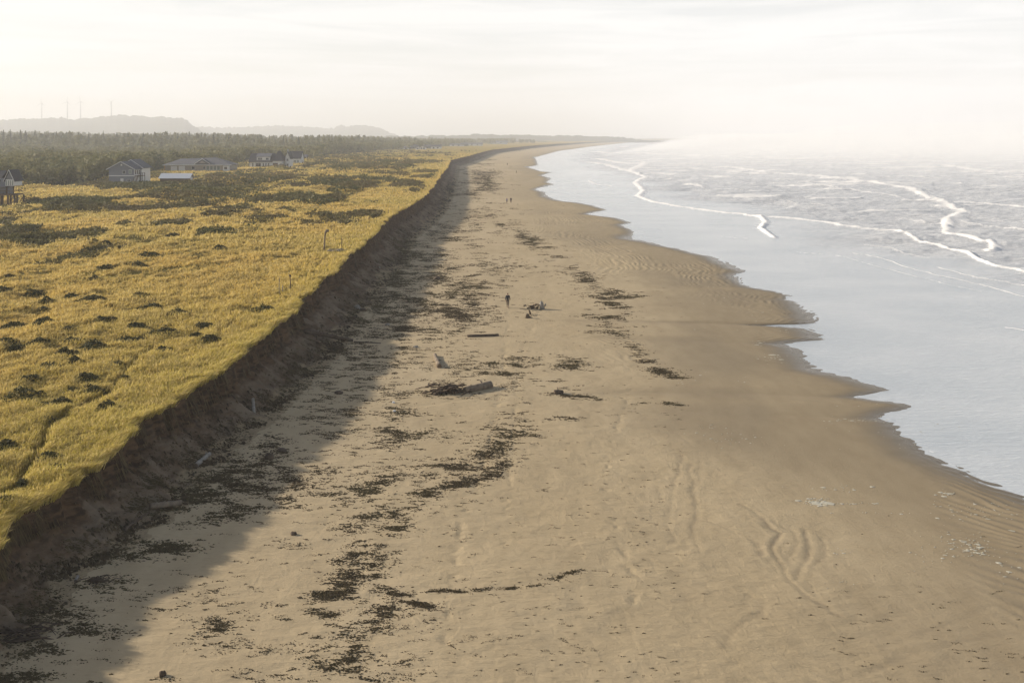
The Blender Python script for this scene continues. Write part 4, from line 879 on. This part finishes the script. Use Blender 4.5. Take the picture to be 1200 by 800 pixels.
# ---- driftwood
def log(name, x0, y0, x1, y1, r0, r1, lb, m='drift', lift=0, cat='driftwood log', land=False, jit=.06, knots=0, z1=0, flat=None):
    f_ = onland if land else onbeach; A = Vector(f_(x0, y0)); B = Vector(f_(x1, y1)) if flat is None else A + Vector(flat); A.z += r0 * .6 + lift; B.z += r1 * .6 + lift + z1
    n = 9; pts = []; rr = random.Random(int(x0 * 7 + y0)); d = B - A
    for i in range(n):
        t = i / (n - 1); p = A + d * t - A; p += Vector((rr.uniform(-1, 1), rr.uniform(-1, 1), rr.uniform(-.5, .5))) * r0 * .14; pts.append(p)
    b = MB().tube(pts, [r0 + (r1 - r0) * i / (n - 1) for i in range(n)], 14, jit, int(x0))
    for q in range(knots):
        t = rr.uniform(.25, .85); p = d * t; s_ = Vector((rr.uniform(-1, 1), rr.uniform(-1, 1), rr.uniform(.3, 1))).normalized() * r0 * rr.uniform(1.6, 2.6); b.tube([p, p + s_], [r0 * .35, r0 * .16], 7, .1, q)
    o = b.build(name, M[m], None, True); o.location = A
    # split and sawn ends
    dn = d.normalized(); mm_ = M['cut'] if m != 'driftdark' else M['driftdark']
    MB().tube([-dn * .012, -dn * .03], [r0 * .93, r0 * .85], 12).build('end_grain', mm_, o); MB().tube([d + dn * .012, d + dn * .03], [r1 * .93, r1 * .85], 12).build('end_grain', mm_, o)
    tag(o, lb, cat); return o
log('driftwood_log', 515, 431, 509.5, 417, .24, .17, 'stout pale log lying end-on with a dark shadow beside it', knots=0, z1=.0, jit=.09)
log('driftwood_log', 545.5, 459.5, 575, 453.5, .28, .33, 'thick grey-brown log lying beside the tangle of branches', knots=1)
log('driftwood_plank', 548, 394.5, 584, 393.5, .14, .14, 'long thin dark beam lying alone across the sand', m='driftdark', knots=0)
log('driftwood_log', 650, 461, 659, 460.5, .19, .16, 'small dark log stub alone right of the tangled branches', m='driftdark', knots=1)
log('driftwood_log', 297.5, 488, 296.5, 474, .13, .10, 'short pale log standing up against the foot of the bank', m='driftgrey', z1=.35)
log('driftwood_log', 229.5, 543, 246, 533, .16, .13, 'bleached log lying at the foot of the bank, dark end on the right', m='driftgrey', knots=1)
log('driftwood_log', 176, 593.5, 213, 590.5, .17, .15, 'half-buried grey log just out from the bank foot', m='drift', knots=1)
log('driftwood_branch', 143, 626, 174, 609, .09, .05, 'long dark branch leaning up from a small heap at the bank foot', m='driftdark', z1=.35, cat='branch')
log('driftwood_branch', 146, 624, 156, 606, .06, .03, 'short dark branch crossing behind the longer leaning branch', m='driftdark', z1=.3, cat='branch')
log('driftwood_branch', 50, 641, 78, 648, .07, .05, 'pale weathered board low on the bank slope, lower of two', m='driftgrey', cat='board', lift=.10, flat=(1.0, -.5, -.12))
log('driftwood_branch', 63, 634, 76, 646, .06, .05, 'pale weathered board crossing above another on the bank slope', m='driftgrey', cat='board', lift=.2, flat=(.75, -1.0, -.2))
log('driftwood_log', 357, 390, 413, 400, .22, .16, 'long dark tree trunk sliding down the bank onto the sand', m='driftdark', knots=2)
log('driftwood_branch', 415, 401, 446, 402.5, .08, .05, 'thin dark branch pointing on from the long fallen trunk', m='driftdark', cat='branch')
log('timber_offcut', 88.5, 681, 91.5, 676, .07, .07, 'small pale offcut of timber near the bank foot', m='driftgrey', cat='timber')
log('driftwood_branch', 236, 528, 252, 526, .06, .04, 'thin dark stick above the bleached log', m='driftdark', cat='branch')
log('driftwood_branch', 425, 286, 433, 297, .07, .05, 'pale stick sloping down the shaded bank near the thin pole', m='driftgrey', cat='branch', lift=.25)
def heap(name, x, y, w_, d_, h_, n, rad, lb, m, seed, cat='driftwood pile', land=False, grp=None):
    X, Y, Z = onland(x, y) if land else onbeach(x, y); rr = random.Random(seed); b = MB()
    for q in range(n):
        a_ = rr.gauss(.1, .5); L = w_ * rr.uniform(.25, .6); c_ = Vector((rr.gauss(0, .28) * w_, rr.gauss(0, .3) * d_, rr.random() ** 1.6 * h_)); dv = Vector((math.cos(a_), math.sin(a_) * .8, rr.uniform(-.15, .25))) * L
        md = Vector((rr.uniform(-.05, .05), rr.uniform(-.05, .05), rr.uniform(0, .12))) * 1.5; rd = rad * rr.uniform(.5, 1.3)
        b.tube([c_ - dv / 2, c_ + md, c_ + dv / 2], [rd, rd * .9, rd * .4], 7, .12, q)
    o = b.build(name, M[m], None, True); o.location = (X, Y, Z + .04); tag(o, lb, cat); return o
heap('branch_tangle', 524, 460, 2.9, 1.0, .55, 60, .06, 'dark tangle of branches piled against the thick log', 'driftdark', 1)
heap('branch_tangle', 628, 362, 1.3, .6, .55, 26, .07, 'dark root tangle beside the white-topped stump', 'driftdark', 2)
heap('branch_tangle', 246, 452, 2.2, 1.0, .5, 26, .06, 'heap of dark driftwood caught at the top of the bank', 'driftdark', 4)
heap('branch_tangle', 395, 295, 2.0, 1.0, .35, 18, .06, 'grey driftwood scraps below the thin pole', 'driftgrey', 6, land=True)
heap('kelp_heap', 30, 745, 2.4, 1.0, .2, 40, .035, 'dark kelp heap on the sand in the lower left corner', 'driftdark', 8, 'kelp pile')
heap('kelp_heap', 118, 682, 1.2, .35, .14, 24, .03, 'small dark kelp heap on the shaded sand near the pale timber offcut', 'driftdark', 9, 'kelp pile')
X, Y, Z = onbeach(635, 362)
b = MB().tube([(0, 0, -.1), (0, 0, .35), (-.05, .05, .75), (-.12, 0, .95)], [.34, .3, .24, .1], 11, .2, 4); b.tube([(.2, 0, .1), (.42, 0, .5), (.45, 0, .68)], [.16, .13, .05], 8, .15, 7)
b = b.build('pale_stump', M['driftgrey'], None, True); b.location = (X, Y, Z); tag(b, 'pale broken stump standing at the right end of the root tangle', 'stump')
X, Y, Z = onbeach(618, 372.5)
b = MB().tube([(0, 0, -.1), (0, 0, .3), (.04, 0, .5)], [.22, .2, .12], 9, .2, 3); b.tube([(.1, 0, .12), (.4, .1, .05), (.6, .1, 0)], [.1, .08, .03], 7, .15, 7); b.tube([(.05, 0, .12), (-.3, -.1, .05)], [.1, .03], 7, .15, 8)
b = b.build('small_stump', M['driftdark'], None, True); b.location = (X, Y, Z); tag(b, 'small reddish dark stump with short roots, nearest of the stump group', 'stump')
X, Y, Z = onbeach(621, 368.5)
b = MB().tube([(.1, 0, -.1), (0, 0, .3), (-.14, 0, .6)], [.14, .13, .05], 9, .2, 13).build('leaning_root', M['driftdark'], None, True); b.location = (X, Y, Z); tag(b, 'short dark root leaning left just above the small stump', 'root')
for i_, (x, y, w_, h, lb, mm) in enumerate([(315.5,537,.30,.30,'square-looking dark block on the shaded sand','driftdark'),(419,362,.42,.40,'round pale boulder-like stump with dark side at the bank foot','driftgrey'),(425,364,.4,.25,'dark chunk right against the round pale stump','driftdark'),
      (402,356,.28,.35,'small dark stub left of the round pale stump','driftdark'),(424,307,.45,.5,'reddish-brown lump at the foot of the far bank','warm'),(444,314,.25,.16,'small pale chunk on the shaded beach right of the reddish lump','driftgrey'),
      (454,381,.3,.16,'flat pale chunk near the shadow edge','driftgrey'),(487,407,.28,.16,'pale chunk among kelp left of the end-on log','driftgrey'),(461,472,.13,.1,'tiny white piece, upper of two among kelp','white'),(462,482,.12,.09,'tiny white piece, lower of two among kelp','white'),
      (190.5,791,.14,.16,'small black upright lump near the bottom edge, left of centre','driftdark'),(344,626,.18,.12,'small dark lump alone on the sunlit sand','driftdark'),(512,327,.5,.3,'dark lump among the dense wrack far up the beach','driftdark'),(330,528,.35,.14,'low dark clod right of the square-looking block','driftdark'),
      (397,461,.35,.2,'dark mound at the shadow edge','driftdark')]):
    rock('beach_lump', x, y, w_, h, lb, M[mm], 'debris', False, i_ + 20)

# ---- people
m_skin = mat('skin', (.42, .26, .18), .6); m_hair = mat('hair', (.04, .028, .02), .7)
def skin(name, J, E, m, parent, root=0, sub=2):
    me = bpy.data.meshes.new(name); me.from_pydata([j[:3] for j in J], E, []); me.update(); me.materials.append(m)
    o = bpy.data.objects.new(name, me); C.objects.link(o); o.parent = parent
    md = o.modifiers.new('skin', 'SKIN'); md.use_smooth_shade = True
    for i, j in enumerate(J):
        sv = me.skin_vertices[0].data[i]; sv.radius = (j[3], j[4] if len(j) > 4 else j[3]); sv.use_root = (i == root)
    o.modifiers.new('smooth', 'SUBSURF').levels = sub; o.modifiers['smooth'].render_levels = sub
    return o
def person(x, y, h, yaw, step, lb, jc, tc, pack=None, name='person'):
    X, Y, Z = onbeach(x, y); r = empty(name, (X, Y, Z), yaw); r.scale = (h / 1.76,) * 3; tag(r, lb, 'person')
    mj = nmat('jacket', jc, tuple(c * 1.5 for c in jc), 6, .9, .01); mt = nmat('trousers', tc, tuple(c * 1.3 for c in tc), 6, .9, .01); msh = mat('shoes', (.04, .035, .03), .8)
    s_ = step
    # 0 pelvis ...
    J = [(0,0,.95,.13,.10),(0,0,1.12,.12,.09),(0,.0,1.32,.15,.10),(0,.0,1.46,.08,.07),(0,-.01,1.54,.052,.052),(0,-.02,1.62,.085,.095),(0,-.015,1.71,.07,.085)]
    E = [(0,1),(1,2),(2,3),(3,4),(4,5),(5,6)]
    for sg in (-1, 1):
        k = len(J); f = s_ * sg
        J += [(sg*.10,0,.90,.085),(sg*.10,-.16*f-.03,.49,.06),(sg*.10,-.02*f+ (.28*f if f < 0 else -.02)*-1 if False else -.22*f,.10 + (.05 if f < 0 else 0),.04),(sg*.11,-.22*f-.13,.05 + (.02 if f < 0 else 0),.036)]
        E += [(0,k),(k,k+1),(k+1,k+2),(k+2,k+3)]
        k = len(J); J += [(sg*.19,0,1.42,.058),(sg*.25,.06*f+.02,1.14,.044),(sg*.26,.16*f-.06,.90,.032),(sg*.26,.18*f-.09,.82,.038,.022),(sg*.26,.19*f-.11,.76,.03,.016)]
        E += [(3,k),(k,k+1),(k+1,k+2),(k+2,k+3),(k+3,k+4)]
    body = skin('body', J, E, m_skin, r)
    for sg in (-1, 1):                                   # fingers and thumb, rooted in the palm
        f = s_ * sg; px_, py_, pz_ = sg*.26, .19*f-.105, .775
        JF = [(px_,py_,pz_+.02,.012)]; EF = []
        for q, (dy, L) in enumerate(((-.032,.065),(-.011,.075),(.011,.07),(.030,.055))):
            kk = len(JF); JF += [(px_,py_+dy,pz_-.015,.0095),(px_-sg*.008,py_+dy-.004,pz_-.015-L*.5,.0085),(px_-sg*.022,py_+dy-.008,pz_-.015-L,.007)]; EF += [(0,kk),(kk,kk+1),(kk+1,kk+2)]
        kk = len(JF); JF += [(px_-sg*.012,py_-.045,pz_+.012,.010),(px_-sg*.02,py_-.06,pz_-.025,.008)]; EF += [(0,kk),(kk,kk+1)]
        skin('hand', JF, EF, m_skin, r, sub=1)
    MB().tube([(0,-.115,1.64),(0,-.14,1.615),(0,-.118,1.60)],[.012,.019,.010],7).build('nose', m_skin, body, True)
    for sg in (-1, 1): MB().tube([(sg*.035,-.108,1.65),(sg*.035,-.118,1.65)],[.012,.006],7).build('eye', m_hair, body, True); MB().tube([(sg*.088,-.01,1.66),(sg*.098,0,1.63),(sg*.088,0,1.60)],[.01,.018,.01],7).build('ear', m_skin, body, True)
    MB().tube([(-.03,-.112,1.578),(0,-.118,1.574),(.03,-.112,1.578)],[.004,.007,.004],6).build('mouth', mat('lips', (.3, .12, .1), .6), body, True)
    JH = [(0,.035,1.64,.085,.075),(0,.01,1.72,.088,.085),(0,-.03,1.745,.07,.06)]; skin('hair', JH, [(0,1),(1,2)], m_hair, r)
    JJ = [(0,0,.90,.155,.125),(0,0,1.10,.145,.115),(0,0,1.32,.175,.125),(0,0,1.455,.10,.09)]; EJ = [(0,1),(1,2),(2,3)]
    JT = [(0,0,.93,.14,.115)]; ET = []
    for sg in (-1, 1):
        f = s_ * sg; k = len(JJ); JJ += [(sg*.19,0,1.43,.078),(sg*.25,.06*f+.02,1.14,.062),(sg*.26,.15*f-.05,.92,.05)]; EJ += [(3,k),(k,k+1),(k+1,k+2)]
        k = len(JT); JT += [(sg*.10,0,.88,.105),(sg*.10,-.16*f-.03,.49,.078),(sg*.10,-.215*f,.15 + (.05 if f < 0 else 0),.062)]; ET += [(0,k),(k,k+1),(k+1,k+2)]
        MB().tube([(sg*.10,-.22*f+.05,.05),(sg*.105,-.22*f-.04,.055),(sg*.11,-.22*f-.12,.04),(sg*.11,-.22*f-.19,.03)],[.045,.052,.045,.02],10,flat=.85).build('shoe', msh, r, True)
    skin('jacket', JJ, EJ, mj, r); skin('trousers', JT, ET, mt, r)
    if pack:
        b = MB().box(-.16, .16, .13, .30, 1.02, 1.46).build('backpack', mat('pack', pack, .8), r, bevel=.05)
    return r
person(595, 360.3, 1.78, R(175), 1, 'walker in dark jacket with backpack and brown trousers, nearest person on the beach', (.03, .032, .04), (.10, .075, .055), (.02, .02, .025))
person(598.7, 238, 1.8, R(10), .8, 'distant person in black, right one of a pair walking', (.018, .018, .022), (.02, .02, .024))
person(594, 238, 1.65, R(-5), -.8, 'distant person in a bluish jacket, left one of a pair walking', (.16, .15, .22), (.06, .055, .07))
person(605, 203, 1.7, R(80), .8, 'far person in dark clothes alone beyond the walking pair', (.03, .025, .03), (.03, .03, .035))
person(594.5, 194, 1.85, R(20), .5, 'tiny far figure in brown above the lone dark one', (.14, .11, .08), (.10, .08, .06))
person(609, 177.6, 1.8, R(0), .5, 'faint dark figure far up the beach, left of two', (.03, .03, .035), (.03, .03, .035))
person(630, 177.6, 1.8, R(0), .5, 'faint dark figure far up the beach near the waterline, right of two', (.03, .03, .035), (.03, .03, .035))

# ---- low dark shrubs scattered in the grass: pixel x, y, half width px
SH = [(175,362,14),(209,368,11),(107,352,13),(54,354,10),(40,340,14),(2,340,12),(122,314,11),(110,326,8),(162,311,10),(172,300,12),(107,297,15),(165,347,9),(82,349,9),(54,366,8),(122,377,12),(82,387,8),(50,380,13),(15,386,16),
      (192,392,16),(160,384,11),(239,383,9),(230,396,8),(246,400,11),(150,402,14),(110,407,15),(86,401,12),(46,405,14),(12,404,17),(195,412,9),(77,416,11),(59,432,13),(15,412,14),(100,445,14),(32,446,12),(140,429,8),(87,426,9),
      (257,291,6),(230,299,5),(82,279,8),(127,284,5),(207,265,9),(202,276,8),(282,270,9),(12,324,5),(27,467,24),(107,461,15),(70,474,12),(127,479,11),(47,477,10),(55,500,9),(60,537,13),(5,525,12),(68,552,12),(25,572,12),(5,589,10),(307,364,13),(84,459,9),(146,446,7)]
P_ = []
for (x, y, wpx) in SH:
    X, Y, Z = onland(x, y); P_.append((x, y, wpx, X, Y, Z))
P_.sort(key=lambda q: -q[1]); rowsz = 8; lab = {}
nb_ = [P_[i:i + rowsz] for i in range(0, len(P_), rowsz)]
for ri, rw in enumerate(nb_):
    for ci, q in enumerate(sorted(rw, key=lambda q: q[0])):
        x, y, wpx, X, Y, Z = q; W_ = wpx * Y / F * 1.2; hh = min(.30 + W_ * .16, .8); n_ = int(260 * max(.6, W_) * (1.3 if Y < 80 else 1))
        rg = np.random.default_rng(int(x * 13 + y)); an = rg.uniform(0, 2 * math.pi, n_); rad = rg.random(n_) ** .6
        lob = .6 + .75 * vnoise(np.cos(an) * 1.6 + x, np.sin(an) * 1.6 + y, 300)
        LX = np.cos(an) * rad * W_ * lob; LY = np.sin(an) * rad * W_ * .85 * lob
        top = hh * (1 - (rad) ** 2) * (.35 + 1.0 * vnoise(LX * 2.2 + x, LY * 2.2 + y, 301))
        LZ = landz(X + LX, Y + LY) - Z + .08 + top * rg.uniform(.45, 1.05, n_)
        Vv, Ff = tri_cloud(np.stack([LX, LY, LZ], -1), rg.uniform(.05, .12, n_) * (1 + Y * .004))
        size = 'wide' if wpx > 13 else ('small' if wpx < 9 else 'low'); 
        rt = MB()
        for q_ in range(7): a_ = q_ * .9 + x; rt.tube([(0, 0, -.1), (math.cos(a_) * W_ * .25, math.sin(a_) * W_ * .25, hh * .35), (math.cos(a_) * W_ * .5, math.sin(a_) * W_ * .45, hh * .5)], [.025, .018, .008], 5)
        o = rt.build('dune_shrub', M['driftdark']); o.location = (X, Y, Z)
        f_ = mesh_obj('foliage', Vv, Ff, m_shrub, o, attrs={'rnd': np.repeat(rg.random(n_) ** 2, 3)})
        tag(o, '%s dark shrub in dune grass, %s from left in the %s row up' % (size, ORD[ci], ORD[ri]), 'shrub', 'dark shrubs in the dune grass')

# ---- tall spruces that stand out on the skyline of the wood
SP = [(4,151.5,10),(12,151,12),(24,151.5,12),(30,152.5,9),(41,151.8,11),(52,153.5,8),(66,153.5,9),(78,154,8),(92,154.5,9),(104,154,8),(121,152.5,11),(137,154.5,9),(150,154,9),(168,155,8),(181,154,9),(196,153,9),(208,155,8),(222,153.5,9),(236,154.5,9),(250,156.5,8),(268,157.5,8),(279,156,10),(302,158.5,8),(316,157.5,9),(332,158.5,7),(350,159,7),(372,158,8),(389,157.8,8)]
Pr = None
m_sp = leafmat('spruce_needles', [(.07, .085, .035), (.09, .10, .045), (.13, .14, .06)], .15, .2)
for i_, (x, yt, hpx) in enumerate(sorted(SP)):
    yt += .8; Y = 1000 + 90 * math.sin(x); X = (x - CX) / F * Y; zt = CAMZ + (YH - yt) / F * Y; zb = float(landz(X, Y)); H_ = zt - zb
    if Pr is None:
        Pr = empty('spruce_tree', (0, 0, 0)); MB().tube([(0,0,-.05),(0,0,.5),(0,0,.98)],[.018,.012,.002],7).build('trunk', M['wood'], Pr, True)
        n_ = 900; tt = rng.random(n_) ** .8; an = rng.uniform(0, 2*math.pi, n_); rad = (1 - tt) * .19 * (.55 + .6 * np.abs(np.sin(tt * 34))) * (.6 + .7 * vnoise(np.cos(an)*2, np.sin(an)*2 + tt*9, 330)) * rng.random(n_) ** .4
        Vv, Ff = tri_cloud(np.stack([np.cos(an)*rad, np.sin(an)*rad, .08 + tt*.92 - rad*.25], -1), rng.uniform(.010, .024, n_)); mesh_obj('crown', Vv, Ff, m_sp, Pr, attrs={'rnd': np.repeat(rng.random(n_)**2, 3)}); o = Pr
    else: o = copy_tree(Pr)
    o.location = (X, Y, zb); o.scale = (H_ * (1.3 + .4 * math.sin(x * 3)),) * 2 + (H_,); o.rotation_euler.z = x
    tag(o, 'pointed spruce rising above the wood skyline, %s of the tall ones from the left' % (ORD[i_] if i_ < 20 else 'twenty-' + ORD[i_ - 20]), 'tree', 'tall spruces on the wood skyline')

# ------------------------------------------------------------------ air
def vol(name, V, Fc, dens, col, an=.3):
    m = bpy.data.materials.new(name + '_air'); m.use_nodes = True; t = m.node_tree; t.nodes.clear()
    o = N(t, 'ShaderNodeOutputMaterial'); v = N(t, 'ShaderNodeVolumePrincipled'); v.inputs['Density'].default_value = dens
    v.inputs['Color'].default_value = (*col, 1); v.inputs['Anisotropy'].default_value = an; t.links.new(v.outputs[0], o.inputs['Volume'])
    me = bpy.data.meshes.new(name); me.from_pydata([tuple(map(float, q)) for q in V], [], Fc); me.materials.append(m); me.update()
    ob = bpy.data.objects.new(name, me); C.objects.link(ob); ob['kind'] = 'stuff'; return ob
x0, x1, y0, y1, z0, z1 = -16000, 16000, -400, 16000, -3.5, 330
vol('haze', [(x0,y0,z0),(x1,y0,z0),(x1,y1,z0),(x0,y1,z0),(x0,y0,z1),(x1,y0,z1),(x1,y1,z1),(x0,y1,z1)],
    [(0,3,2,1),(4,5,6,7),(0,1,5,4),(1,2,6,5),(2,3,7,6),(3,0,4,7)], .00026, (.975, .978, .99), .15)
# sea spray: a low bank of mist over the surf, thickening offshore; a long tent with sloping sides
V = [(-40,330,-2),(700,160,-2),(9000,400,-2),(9000,14000,-2),(2700,9000,-2),(420,2400,-2),(90,1000,-2), (420,1150,22),(1500,1000,38),(7000,1500,60),(7000,12000,60),(3400,9000,40),(640,2400,34),(240,1150,26)]
V = [(p[0] + (30 if False else 0), p[1], p[2]) for p in V]
Fc = [tuple(range(6, -1, -1)), tuple(range(7, 14))] + [(i, (i + 1) % 7, 7 + (i + 1) % 7, 7 + i) for i in range(7)]
vol('sea_mist', V, Fc, .0026, (1, .998, .99), 0)

V = [(200,900,-2.2),(1500,600,-2.2),(9500,900,-2.2),(9500,14500,-2.2),(3200,11000,-2.2),(800,3000,-2.2),(300,1400,-2.2), (1500,3400,70),(3200,2800,110),(8000,2500,150),(8000,13000,150),(4200,11000,120),(2100,5200,100),(1500,4000,80)]
vol('sea_mist', V, Fc, (.0008), (1, .998, .99), 0)
